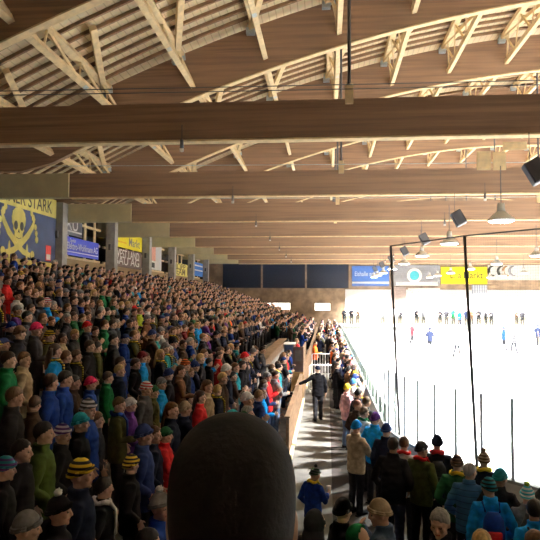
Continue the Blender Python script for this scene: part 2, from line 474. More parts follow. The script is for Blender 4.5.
YEL = mat('banner_yellow', (0.78, 0.70, 0.22), 0.8, 0.08, 3)
NAVY = mat('banner_navy', (0.02, 0.028, 0.06), 0.8, 0.2, 2)
INK = mat('ink_black', (0.015, 0.015, 0.012), 0.8, 0.1)
BLUE = mat('sign_blue', (0.03, 0.05, 0.42), 0.5, 0.1)
LBLUE = mat('banner_blue', (0.05, 0.20, 0.62), 0.6, 0.1)
SWHITE = mat('sign_white', (0.85, 0.86, 0.85), 0.5, 0.03)
SYEL = mat('sign_yellow', (0.90, 0.80, 0.03), 0.5, 0.05)
RED = mat('sign_red', (0.6, 0.05, 0.04), 0.6, 0.1)
RX = (PI/2, 0, PI/2)    # text standing on the left wall, read from the rink

# skull banner, in coordinates u (along Y) and z; thickness in X
t = empty('skull_banner', (-12.75, 21.4, 5.42))
tag(t, 'navy and yellow banner with a skull and crossed swords on the stand wall', 'banner')
BW, BH = 5.72, 3.2
def panel(name, u0, u1, z0, z1, x0, x1, m, p):
    bm = bmesh.new(); box(bm, x0, x1, u0, u1, z0, z1); return obj(name, bm, m, p)
panel('field', 0, BW, 0.22, BH-0.86, -0.02, 0.02, NAVY, t)
panel('top_band', 0, BW, BH-0.86, BH, -0.02, 0.024, YEL, t)
panel('bottom_band', 0, BW, 0, 0.22, -0.02, 0.024, YEL, t)
text('lettering', 'IMMER STARK', 0.82, (0.026, 2.95, BH-0.45), RX, INK, t, width=4.6)
def poly(bm, pts, x0, x1):
    a = [bm.verts.new((x0, u, z)) for u, z in pts]; b = [bm.verts.new((x1, u, z)) for u, z in pts]
    bm.faces.new(a); bm.faces.new(b[::-1])
    for k in range(len(pts)):
        j = (k+1) % len(pts); bm.faces.new([a[k], a[j], b[j], b[k]])
    bmesh.ops.recalc_face_normals(bm, faces=bm.faces[:])
cu_, cz_ = 2.3, 1.57      # centre of the skull
sk = [(0.0, 0.92), (0.28, 0.88), (0.48, 0.70), (0.56, 0.42), (0.53, 0.12), (0.42, -0.05), (0.44, -0.18), (0.33, -0.30), (0.32, -0.52), (0.24, -0.72), (0.10, -0.80)]
sk = sk + [(-u, z) for u, z in sk[::-1][:-1]]
bm = bmesh.new(); poly(bm, [(cu_+u*1.0, cz_+z*0.85) for u, z in sk], 0.021, 0.034); s_ = obj('skull', bm, YEL, t)
bm = bmesh.new()
for sx in (-1, 1):
    poly(bm, [(cu_+sx*0.24+0.15*math.cos(a_), cz_+0.02+0.19*math.sin(a_)) for a_ in [2*PI*i/12 for i in range(12)]], 0.0345, 0.040)
poly(bm, [(cu_-0.09, cz_-0.28), (cu_, cz_-0.12), (cu_+0.09, cz_-0.28), (cu_, cz_-0.24)], 0.0345, 0.040)
poly(bm, [(cu_-0.2, cz_-0.46), (cu_, cz_-0.50), (cu_+0.2, cz_-0.46), (cu_+0.2, cz_-0.48), (cu_, cz_-0.53), (cu_-0.2, cz_-0.48)], 0.0345, 0.040)
obj('eye_socket', bm, INK, s_)
for sx in (-1, 1):
    bm = bmesh.new()
    path = [(1.35, 0.5), (1.15, 0.1), (0.78, -0.3), (0.22, -0.7), (-0.4, -1.02), (-1.0, -1.15)]
    up = []; dn = []
    for i, (u, z) in enumerate(path):
        q = path[min(i+1, 5)]; p_ = path[max(i-1, 0)]; du, dz = q[0]-p_[0], q[1]-p_[1]; l = math.hypot(du, dz)
        wd = [0.05, 0.12, 0.14, 0.14, 0.13, 0.10][i]
        up.append((cu_+sx*(u-dz/l*wd), cz_+z+du/l*wd)); dn.append((cu_+sx*(u+dz/l*wd), cz_+z-du/l*wd))
    poly(bm, up+dn[::-1], 0.021+0.004*(sx+1), 0.030+0.004*(sx+1))
    x0_, x1_ = 0.021+0.004*(sx+1), 0.031+0.004*(sx+1)
    poly(bm, [(cu_+sx*(-0.72+0.09*math.cos(a_)), cz_-1.02+0.36*math.sin(a_)) for a_ in [2*PI*i/12 for i in range(12)]], x0_, x1_)
    poly(bm, [(cu_+sx*(-1.2+0.17*math.cos(a_)), cz_-1.1+0.17*math.sin(a_)) for a_ in [2*PI*i/12 for i in range(12)]], x0_, x1_)
    for (uu, zz, rr) in ((1.05, 0.68, 0.12), (1.2, 0.5, 0.14), (1.55, -0.42, 0.14), (1.5, -0.15, 0.12), (1.42, 0.12, 0.12)):
        poly(bm, [(cu_+sx*(uu+rr*math.cos(a_)), cz_+zz+rr*1.15*math.sin(a_)) for a_ in [2*PI*i/10 for i in range(10)]], x0_, x1_)
    obj('sword', bm, YEL, t)
bm = bmesh.new(); box(bm, 0.021, 0.03, 4.75, 5.25, 0.3, 1.0); cr = obj('crest', bm, RED, t)
bm = bmesh.new(); box(bm, 0.031, 0.036, 4.8, 5.2, 0.35, 0.6); obj('crest_patch', bm, SWHITE, cr)

def sign(label, name, y0, y1, z0, z1, m, x=-12.95, cat='sign'):
    t = empty(name, (x, y0, z0)); tag(t, label, cat)
    bm = bmesh.new(); box(bm, -0.03, 0.03, 0, y1-y0, 0, z1-z0, 0.01); obj('board', bm, m, t)
    return t, y1-y0, z1-z0
def wallY(px, start=27.9): # Y on the sign plane for a pixel column of the photograph
    k = ray_at(px, 270, 1.0).x
    y = -12.95/k
    return min(y, start+6.0)
ya, yb = wallY(66), wallY(81)
t, W_, H_ = sign('black sign with big white XU letters on the stand wall', 'letter_sign', 28.0, yb, ray_at(80, 238, yb).z, ray_at(80, 225, yb).z+0.2, mat('sign_black', (0.02, 0.02, 0.025), 0.5))
text('lettering', 'XU', 0.95, (0.035, 1.35, H_*0.62), RX, SWHITE, t, width=1.5)
bm = bmesh.new(); box(bm, 0.031, 0.036, 0.1, W_-0.1, 0.16, 0.24); obj('underline', bm, SWHITE, t)
yb = wallY(97)
t, W_, H_ = sign('blue sign with white company lettering between two columns', 'company_sign', 27.9, yb, ray_at(97, 260, yb).z, ray_at(97, 244.5, yb).z+0.05, BLUE, x=-12.9)
text('lettering', 'Elektro-Wohlmann AG', 0.5, (0.035, W_*0.56, H_*0.5), RX, SWHITE, t, width=W_*0.8)
text('small_lettering', 'Sanitär', 0.26, (0.035, W_*0.30, H_*0.82), RX, SWHITE, t)
bm = bmesh.new(); box(bm, 0.031, 0.036, 0.1, W_-0.1, 0.16, 0.21); obj('underline', bm, SWHITE, t)
ya, yb = 35.0, wallY(146, 35.0)
t, W_, H_ = sign('bright yellow sign with grey lettering above the brown board', 'market_sign', ya, yb, ray_at(146, 252.5, yb).z, ray_at(146, 238, yb).z, SYEL)
text('lettering', 'Markt', 0.8, (0.035, W_*0.72, H_*0.45), RX, mat('grey_ink', (0.2, 0.2, 0.2)), t, width=W_*0.38)
bm = bmesh.new(); box(bm, 0.031, 0.036, 0.2, W_*0.45, H_*0.3, H_*0.38); obj('underline', bm, mat('amber', (0.8, 0.5, 0.05)), t)
t, W_, H_ = sign('brown board with white lettering under the yellow sign', 'letter_board', ya, yb, ray_at(146, 270, yb).z, ray_at(146, 253.5, yb).z, mat('board_brown', (0.07, 0.04, 0.03)))
for r_, s in ((0.7, 'WEST LAND'), (0.33, 'BAU AG')):
    text('lettering', s, 0.75, (0.035, W_*0.5, H_*r_), RX, SWHITE, t, width=W_*0.8)
ya, yb = 41.9, wallY(161, 41.9)
t, W_, H_ = sign('tall white banner with a faded red panel between columns', 'tall_banner', ya, yb, ray_at(160, 271, yb).z, ray_at(160, 247, yb).z, SWHITE, cat='banner')
bm = bmesh.new(); box(bm, 0.031, 0.036, 0.2, W_*0.6, H_*0.35, H_*0.95); obj('red_panel', bm, mat('faded_red', (0.7, 0.35, 0.28)), t)
bm = bmesh.new(); box(bm, 0.031, 0.036, 0.3, W_*0.55, H_*0.08, H_*0.28); obj('emblem', bm, INK, t)
ya, yb = 48.9, wallY(192, 48.9)
t, W_, H_ = sign('small yellow banner with dark lettering on two lines', 'yellow_banner', ya, yb, ray_at(190, 277, yb).z, ray_at(190, 265, yb).z, YEL, cat='banner')
for r_, s in ((0.7, 'HOPP'), (0.3, 'TEAM')): text('lettering', s, 0.8, (0.035, W_*0.5, H_*r_), RX, mat('brown_ink', (0.15, 0.12, 0.05)), t, width=W_*0.7)
ya, yb = 55.9, wallY(205.5, 55.9)
t, W_, H_ = sign('blue banner with pale stripes near the far end', 'blue_banner', ya, yb, ray_at(205, 277, yb).z, min(ray_at(205, 260, yb).z, BEAM_B-0.1), LBLUE, cat='banner')
for r_ in (0.38, 0.72):
    bm = bmesh.new(); box(bm, 0.031, 0.036, 0.2, W_-0.2, H_*r_, H_*(r_+0.1)); obj('stripe', bm, SWHITE, t)

# ------------------------------------------------------------------ far wall signs
def fsign(label, name, px0, px1, py0, py1, m, Y=YF-0.12, cat='sign'):
    a_ = ray_at(px0, py1, Y); b_ = ray_at(px1, py0, Y)
    t = empty(name, (a_.x, Y, a_.z)); tag(t, label, cat)
    bm = bmesh.new(); box(bm, 0, b_.x-a_.x, -0.03, 0.03, 0, b_.z-a_.z); obj('board', bm, m, t)
    return t, b_.x-a_.x, b_.z-a_.z
FX = (PI/2, 0, 0)
GREY = mat('sign_grey', (0.16, 0.16, 0.17), 0.6)
t, W_, H_ = fsign('long blue banner with white lettering on the far wall', 'sponsor_banner', 352, 389, 266, 286, mat('far_blue', (0.04, 0.10, 0.30)), cat='banner')
text('lettering', 'Eishalle am See', 0.7, (W_*0.45, -0.035, H_*0.6), FX, SWHITE, t, width=W_*0.75)
bm = bmesh.new(); box(bm, 0, W_, -0.036, -0.031, H_*0.12, H_*0.22); obj('stripe', bm, SWHITE, t)
t, W_, H_ = fsign('grey banner with a round pale emblem on the far wall', 'emblem_banner', 391, 440, 265, 286, GREY, cat='banner')
bm = bmesh.new(); tube(bm, [(W_*0.48, -0.031, H_*0.5), (W_*0.48, -0.045, H_*0.5)], [0.8, 0.8], 20, (0, 0, 1)); e_ = obj('emblem', bm, SWHITE, t)
bm = bmesh.new(); tube(bm, [(W_*0.48, -0.046, H_*0.5), (W_*0.48, -0.055, H_*0.5)], [0.5, 0.5], 20, (0, 0, 1)); obj('emblem_core', bm, mat('teal', (0.05, 0.3, 0.35)), e_)
bm = bmesh.new(); box(bm, W_*0.1, W_*0.95, -0.036, -0.031, 0.05, H_*0.2); obj('stripe', bm, SWHITE, t)
t, W_, H_ = fsign('bright yellow market sign with black lettering on the far wall', 'market_sign', 441, 487, 267, 284, SYEL)
text('lettering', 'L. a Markt', 1.0, (W_*0.55, -0.035, H_*0.5), FX, INK, t, width=W_*0.7)
t, W_, H_ = fsign('white banner with dark crescent and brown scrolls on the far wall', 'scroll_banner', 488, 560, 265, 280, SWHITE, cat='banner')
for k, (u, cc) in enumerate(((0.07, INK), (0.2, INK), (0.27, mat('scroll_brown', (0.3, 0.18, 0.08))), (0.36, GREY))):
    bm = bmesh.new()
    tube(bm, [(W_*u+0.45*math.cos(a_), -0.04, H_*0.6+0.5*math.sin(a_)) for a_ in [PI*0.5+PI*1.1*i/8 for i in range(9)]], [0.05+0.09*math.sin(PI*i/8) for i in range(9)], 6)
    obj('scroll', bm, cc, t)
t, W_, H_ = fsign('grey pleated banner hanging below the yellow market sign', 'pleated_banner', 472, 487, 285, 305, stripes('pleats', (0.30, 0.33, 0.38), (0.5, 0.53, 0.58), 0, 4.0), Y=YF-0.14, cat='banner')
t, W_, H_ = fsign('brown square column end left of the net pole on the far wall', 'wall_pier', 391, 406, 287, 308, mat('pier', (0.25, 0.2, 0.18)), Y=YF-0.14, cat='pier')
t, W_, H_ = fsign('white panel with faint grey lettering under the emblem banner', 'lettered_panel', 408, 440, 288, 305, SWHITE, Y=YF-0.14)
text('lettering', 'auto ag', 0.9, (W_*0.4, -0.035, H_*0.7), FX, mat('pale_ink', (0.4, 0.42, 0.45)), t, width=W_*0.6)

# far end terrace and dasher boards
bm = bmesh.new(); box(bm, 1.35, XR, 58.2, 65.5, 0, 1.4); tag(obj('floor_far_terrace', bm, CONCD), kind='structure')

# ------------------------------------------------------------------ rink boards and glass
GLASS_SIDE = glassy('side_glass', (0.78, 0.84, 0.81), 0.30, 0.05)
GLASS = glassy('acrylic_glass', (0.93, 0.97, 0.95), 0.03, 0.05)
ALU = mat('aluminium', (0.50, 0.52, 0.60), 0.5, 0.1, metal=0.0)
def board_run(name, label, pts, htop, post_every, thick=0.1, hb=1.07, gm=None):
    t = empty(name, (pts[0][0], pts[0][1], 0)); tag(t, label, 'rink boards')
    o0 = Vector((pts[0][0], pts[0][1], 0))
    def nrm(i):
        a_ = Vector((*pts[max(i-1, 0)], 0)); b_ = Vector((*pts[min(i+1, len(pts)-1)], 0)); d = (b_-a_).normalized()
        return Vector((-d.y, d.x, 0))
    def strip(z0, z1, th, nm, m_):
        bm = bmesh.new(); rows = []
        for i, p in enumerate(pts):
            P = Vector((*p, 0))-o0; N_ = nrm(i)*th/2
            rows.append([bm.verts.new(P+N_+Vector((0, 0, z0))), bm.verts.new(P-N_+Vector((0, 0, z0))), bm.verts.new(P-N_+Vector((0, 0, z1))), bm.verts.new(P+N_+Vector((0, 0, z1)))])
        for a_, b_ in zip(rows, rows[1:]):
            for k in range(4): bm.faces.new([a_[k], a_[(k+1) % 4], b_[(k+1) % 4], b_[k]])
        bm.faces.new(rows[0][::-1]); bm.faces.new(rows[-1])
        bmesh.ops.recalc_face_normals(bm, faces=bm.faces[:])
        return obj(nm, bm, m_, t)
    strip(0.0, hb, thick, 'board', BOARDW)
    strip(hb+0.001, hb+0.05, thick+0.04, 'cap_rail', mat('rail_grey', (0.45, 0.48, 0.5)))
    strip(hb+0.05, htop, 0.012, 'glass', gm or GLASS)
    return t, o0
# side boards
side = [(1.4, 57.5-1.22*i) for i in range(36)]
side = [p for p in side if p[1] > 14.8]
t, o0 = board_run('rink_boards', 'long side dasher boards with low glass beside the standing crowd', side, 1.5, 1.22, gm=GLASS_SIDE)
pb = bmesh.new(); box(pb, -0.035, 0.035, -0.04, 0.04, 1.07, 1.53)
post = obj('post', pb, mat('green_grey', (0.26, 0.29, 0.28), 0.5), t, loc=(0, 0, 0))
for p in side[1:]:
    c = post.copy(); C.objects.link(c); c.parent = t; c.location = (p[0]-o0.x, p[1]-o0.y, 0)
# rounded near corner with high glass
crn = corner_pts(RAD, 18)
t, o0 = board_run('corner_boards', 'curved corner dasher boards with high glass in front of the spectators', crn + [(9.9, 7.8), (11.1, 7.8), (12.3, 7.8)], 2.42, 0.6)
pb = bmesh.new(); box(pb, -0.022, 0.022, -0.022, 0.022, 1.07, 2.44)
post = obj('post', pb, ALU, t)
for p in crn[1:]:
    c = post.copy(); C.objects.link(c); c.parent = t; c.location = (p[0]-o0.x, p[1]-o0.y, 0)
# far end boards
t, o0 = board_run('end_boards', 'white dasher boards at the far end of the ice', [(1.6+1.5*i, 57.8) for i in range(20)], 2.4, 1.5)

# safety net, poles and top cord
poles = [((1.62, 13.35, 0), (1.43, 13.6, 5.25)), ((2.66, 10.9, 0), (2.46, 11.0, 5.2)), ((4.9, 8.3, 0), (4.75, 8.4, 5.2))]
for (a_, b_), lb in zip(poles, ('dark steel net pole where the side boards meet the corner', 'dark steel net pole in the middle of the corner glass', 'dark steel net pole further round the corner')):
    bm = bmesh.new(); tube(bm, [(0, 0, 0), Vector(b_)-Vector(a_)], [0.032, 0.026], 10)
    o = obj('net_pole', bm, DARKM, smooth=True, loc=a_); tag(o, lb, 'pole', 'net poles round the rink corner')
tp = [Vector(p[1]) for p in poles] + [Vector((12, 7.7, 5.2))]
bm = bmesh.new(); tube(bm, tp, [0.014]*4, 6); tag(obj('top_rope', bm, DARKM), 'thin dark cord along the top of the safety net', 'cord')
bm = bmesh.new(); uvl = bm.loops.layers.uv.new('uv'); L_ = 0
for a_, b_ in zip(tp, tp[1:]):
    d = (b_-a_).length
    q = [(a_.x, a_.y, 2.5), (b_.x, b_.y, 2.5), (b_.x, b_.y, b_.z-0.01), (a_.x, a_.y, a_.z-0.01)]
    f = bm.faces.new([bm.verts.new(v) for v in q])
    for lp, uv in zip(f.loops, ((L_, 0), (L_+d, 0), (L_+d, 2.7), (L_, 2.7))): lp[uvl].uv = uv
    L_ += d
tag(obj('safety_net', bm, glassy('net_mesh', (1, 1, 1), 0.035, 0.0, grid=22)), 'fine grey safety net hanging above the corner glass', 'net')

# ------------------------------------------------------------------ lamps over the rink
hp = empty('hall_lamp')
bm = bmesh.new(); tube(bm, [(0, 0, 0.0), (0, 0, 0.05), (0, 0, 0.22), (0, 0, 0.26)], [0.36, 0.36, 0.17, 0.12], 20, (0, 1, 0)); obj('reflector', bm, WHITEM, hp, True)
bm = bmesh.new(); tube(bm, [(0, 0, 0.262), (0, 0, 0.5)], [0.11, 0.09], 14); obj('housing', bm, WHITEM, hp, True)
bm = bmesh.new(); tube(bm, [(0, 0, -0.03), (0, 0, -0.002)], [0.30, 0.34], 20); obj('lens', bm, emis('lamp_lens', (1, 0.97, 0.9), 12), hp)
bm = bmesh.new(); tube(bm, [(0, 0, 0.5), (0, 0, 1.55)], [0.015, 0.015], 6); obj('rod', bm, DARKM, hp)
ld = bpy.data.lights.new('lamp_light', 'AREA'); ld.shape = 'DISK'; ld.size = 0.6; ld.energy = LAMP_W; ld.color = LAMP_COL
ld.spread = math.radians(LAMP_SPREAD)
lo = bpy.data.objects.new('lamp_light', ld); C.objects.link(lo); lo.parent = hp; lo.location = (0, 0, -0.06)
def copy_tree(o, parent=None):
    c = o.copy(); C.objects.link(c)
    if parent: c.parent = parent
    for ch in o.children: copy_tree(ch, c)
    return c
LX = [4.85, 10.5, 16.5, 22.5, 28.5]; LY = [17.2, 24.3, 31.2, 38.3, 45.2, 52.2, 58.2, 62.6]  # last lamp of every row is added to brighten the far wall
first = True
for i, x in enumerate(LX):
    for j, y in enumerate(LY):
        o = hp if first else copy_tree(hp); first = False
        o.location = (x, y, 6.25)
        tag(o, 'white bell lamp over the ice, %s row from the net poles, %s lamp along' % (ORD[i], ORD[j]), 'lamp', 'bell lamps over the rink')

# loudspeakers hanging under the beams
sp0 = empty('loudspeaker')
bm = bmesh.new(); box(bm, -0.18, 0.18, -0.15, 0.15, -0.25, 0.25, 0.03)
cab = obj('cabinet', bm, BLACKM, sp0)
bm = bmesh.new(); box(bm, -0.15, 0.15, -0.162, -0.151, -0.22, 0.22, 0.004); obj('grille', bm, DARKM, cab)
cab.rotation_euler = (math.radians(-6), math.radians(-28), math.radians(-4))
bm = bmesh.new(); tube(bm, [(-0.13, 0, 0.24), (-0.13, 0, 0.85)], [0.009, 0.009], 6); obj('wire', bm, DARKM, sp0)
for k, y in enumerate((13.1, 20.6, 27.7, 34.7, 41.7, 48.7, 55.7)):
    o = sp0 if k == 0 else copy_tree(sp0)
    o.location = (4.42, y, 6.78)
    tag(o, 'black tilted loudspeaker hanging on a wire by the %s tie beam' % ORD[k], 'loudspeaker', 'loudspeakers over the rink edge')
# small hanging spot lamps
mk = empty('pendant_spot')
bm = bmesh.new(); tube(bm, [(0, 0, 0), (0, 0, 0.2)], [0.045, 0.04], 12); obj('housing', bm, DARKM, mk, True)
bm = bmesh.new(); tube(bm, [(0, 0, -0.07), (0, 0, -0.001)], [0.045, 0.05], 12); obj('tip', bm, SWHITE, mk)
bm = bmesh.new(); tube(bm, [(0, 0, 0.2), (0, 0, 0.55)], [0.01, 0.01], 6); obj('rod', bm, DARKM, mk)
first = True
for x, nm in ((-3.3, 'over the stand'), (5.35, 'over the ice edge')):
    for k, y in enumerate(YP[1:8]):
        o = mk if first else copy_tree(mk); first = False
        o.location = (x, y-0.18, BEAM_B-0.22)
        tag(o, 'small dark pendant spot %s below the %s tie beam' % (nm, ORD[k]), 'spot lamp', 'pendant spots under the beams')
# pale boards fixed near the second beam
for (a_, b_, lb) in (((477, 170), (491, 151), 'square pale board above the second tie beam, inner of the pair'), ((493, 170), (506, 152), 'square pale board above the second tie beam, outer of the pair'), ((503, 150), (527, 141.5), 'pale board seen just under the first tie beam')):
    p = ray_at(*a_, 20.6); q = ray_at(*b_, 20.6)
    bm = bmesh.new(); box(bm, 0, q.x-p.x, 0, 0.04, 0, q.z-p.z, 0.01)
    tag(obj('wooden_board', bm, PINE, loc=p), lb, 'board', 'pale boards by the second beam')

# ------------------------------------------------------------------ aisle: parapet, booth, partition, gates
for y0_, n_, lb in ((15.3, 5, 'brown boarded parapet between stand and aisle, nearer run ending at the booth'), (27.2, 24, 'brown boarded parapet between stand and aisle, further run beyond the booth')):
    t = empty('parapet', (-0.98, y0_, 0)); tag(t, lb, 'parapet', 'parapets along the aisle')
    st_ = 1.74 if n_ == 5 else 1.5
    for k in range(n_):
        bm = bmesh.new(); box(bm, -0.04, 0.04, k*st_, k*st_+st_-0.03, 0.0, 1.04, 0.008); obj('board_panel', bm, PLYW, t)
    bm = bmesh.new(); box(bm, -0.08, 0.06, 0, n_*st_, 1.041, 1.08, 0.01); obj('cap_rail', bm, PLYW, t)
    bm = bmesh.new(); box(bm, 0.041, 0.12, 0, n_*st_, 0.0, 0.12, 0.01); obj('kick_board', bm, PALE, t)
t = empty('control_booth', (-1.68, 24.15, 0.7)); tag(t, 'small booth with blue side panel and white table top beside the parapet', 'booth')
bm = bmesh.new(); box(bm, 0.0, 0.34, 0, 0.05, 0.42, 1.5, 0.01); obj('side_panel', bm, mat('booth_blue', (0.13, 0.19, 0.34)), t)['label'] = 'blue-grey panel facing the camera'
bm = bmesh.new(); box(bm, 0.345, 0.76, 0, 0.05, 0.42, 1.42, 0.01); obj('end_panel', bm, mat('booth_brown', (0.16, 0.12, 0.11)), t)['label'] = 'brown grey end panel'
bm = bmesh.new(); box(bm, 0.42, 0.68, -0.012, -0.002, 0.85, 1.28, 0.002); obj('notice_sheet', bm, GREY, t)
bm = bmesh.new(); box(bm, 0.0, 0.76, 0.0, 0.05, -0.7, 0.415, 0.01); obj('base_panel', bm, mat('booth_wood', (0.38, 0.24, 0.10), 0.7), t)
bm = bmesh.new(); box(bm, -0.05, 0.42, -0.15, 0.9, 1.505, 1.545, 0.01); obj('table_top', bm, SWHITE, t)
bm = bmesh.new(); box(bm, 0.71, 0.76, 0.052, 2.9, -0.7, 1.42, 0.01); obj('front_panel', bm, PLYW, t)
bm = bmesh.new(); box(bm, 0.0, 0.05, 0.052, 2.9, -0.3, 1.42, 0.01); obj('back_panel', bm, PLYW, t)
bm = bmesh.new(); box(bm, 0.12, 1.27, 9.5, 57, 0.0002, 0.004)
tag(obj('rubber_mat', bm, mat('rubber_brown', (0.035, 0.028, 0.026), 0.9, 0.2, 4)), 'dark rubber matting strip on the floor along the rink boards', 'mat')
t = empty('bench_partition', (-2.75, 21.0, ROWZ[1])); tag(t, 'long brown wooden ledge running through the lower stand', 'ledge')
bm = bmesh.new(); box(bm, -0.25, 0.25, 0, 17, 0.85, 0.91, 0.01); obj('ledge_board', bm, PLYW, t)
bm = bmesh.new(); box(bm, -0.03, 0.03, 0, 17, 0, 0.849, 0.01); obj('panel', bm, PLYW, t)
# white barrier gates across the aisle
GX0, GX1 = -0.75, 0.35
for gy, lb in ((26.3, 'white barred gate across the aisle, nearer of the two'), (31.5, 'white barred gate across the aisle, further of the two')):
    t = empty('barrier_gate', (GX0, gy, 0)); tag(t, lb, 'gate', 'white barriers across the aisle')
    W_ = GX1-GX0
    bm = bmesh.new(); tube(bm, [(0, 0, 0.05), (0, 0, 1.12), (0.05, 0, 1.18), (W_-0.05, 0, 1.18), (W_, 0, 1.12), (W_, 0, 0.05)], [0.022]*6, 8); obj('frame', bm, WHITEM, t, True)
    bm = bmesh.new(); tube(bm, [(0, 0, 0.16), (W_, 0, 0.16)], [0.018]*2, 8); obj('lower_rail', bm, WHITEM, t, True)
    for k in range(1, 8):
        bm = bmesh.new(); tube(bm, [(W_*k/8, 0, 0.16), (W_*k/8, 0, 1.17)], [0.012]*2, 6); obj('bar', bm, WHITEM, t)
    for sx in (0.04, W_-0.04):
        bm = bmesh.new(); box(bm, sx-0.02, sx+0.02, -0.25, 0.25, 0, 0.05, 0.005); obj('foot', bm, WHITEM, t)
#PEOPLE
# ------------------------------------------------------------------ people
def addhand(bm, w_, d, n, sg, curl):
    d = Vector(d).normalized(); n = Vector(n); n = (n-d*n.dot(d)).normalized(); s = d.cross(n)*sg
    tube(bm, [w_-d*0.03, w_+d*0.03, w_+d*0.07, w_+d*0.095], [(0.026, 0.02), (0.036, 0.018), (0.041, 0.016), (0.036, 0.013)], 10, n)
    for k, L in zip((-1.5, -0.5, 0.5, 1.5), (0.062, 0.074, 0.080, 0.072)):
        b = w_+d*0.083+s*(k*0.0225); dd = (d+s*k*0.05).normalized()
        m1 = b+(dd*math.cos(curl)+n*math.sin(curl))*L*0.5
        t1 = m1+(dd*math.cos(2.2*curl)+n*math.sin(2.2*curl))*L*0.5
        tube(bm, [b-dd*0.02, b, m1, t1], [0.0095, 0.0098, 0.0092, 0.0075], 8, n)
    b = w_+d*0.015+s*0.028
    m1 = b+(d*0.65+s*0.75+n*0.2).normalized()*0.042; t1 = m1+(d*0.9+s*0.15+n*0.35).normalized()*0.032
    tube(bm, [b-s*0.015, b, m1, t1], [0.014, 0.0135, 0.0115, 0.009], 8, n)

PIV = Vector((0, -0.01, 1.50))
def head_matrix(yaw, pitch):
    return Matrix.Translation(PIV) @ Matrix.Rotation(math.radians(yaw), 4, 'Z') @ Matrix.Rotation(math.radians(pitch), 4, 'X') @ Matrix.Translation(-PIV)
EYES = [(-0.031, 0.098, 1.655), (0.031, 0.098, 1.655)]
def addhead(bm, H):
    h = bmesh.new()
    ball(h, (0, 0.002, 1.665), (0.076, 0.096, 0.102), 20, 14)
    ball(h, (0, 0.030, 1.605), (0.060, 0.068, 0.078), 16, 12)
    ball(h, (0, 0.078, 1.553), (0.026, 0.022, 0.020), 10, 8)          # chin
    tube(h, [(0, 0.098, 1.668), (0, 0.112, 1.640), (0, 0.118, 1.622), (0, 0.098, 1.612)], [0.009, 0.011, 0.015, 0.010], 8)
    ball(h, (0, 0.088, 1.680), (0.050, 0.014, 0.009), 12, 8)          # brow
    ball(h, (0, 0.094, 1.592), (0.024, 0.012, 0.006), 10, 6); ball(h, (0, 0.092, 1.581), (0.021, 0.012, 0.006), 10, 6)
    for sx in (-1, 1):
        ball(h, (sx*0.045, 0.068, 1.628), (0.022, 0.026, 0.022), 10, 8)   # cheek
        ball(h, (sx*0.079, -0.004, 1.640), (0.009, 0.019, 0.031), 10, 8)  # ear
        ball(h, (sx*0.031, 0.086, 1.655), (0.013, 0.012, 0.009), 8, 6)
    bmesh.ops.transform(h, matrix=H, verts=h.verts[:])
    me = bpy.data.meshes.new('h'); h.to_mesh(me); h.free(); bm.from_mesh(me); bpy.data.meshes.remove(me)

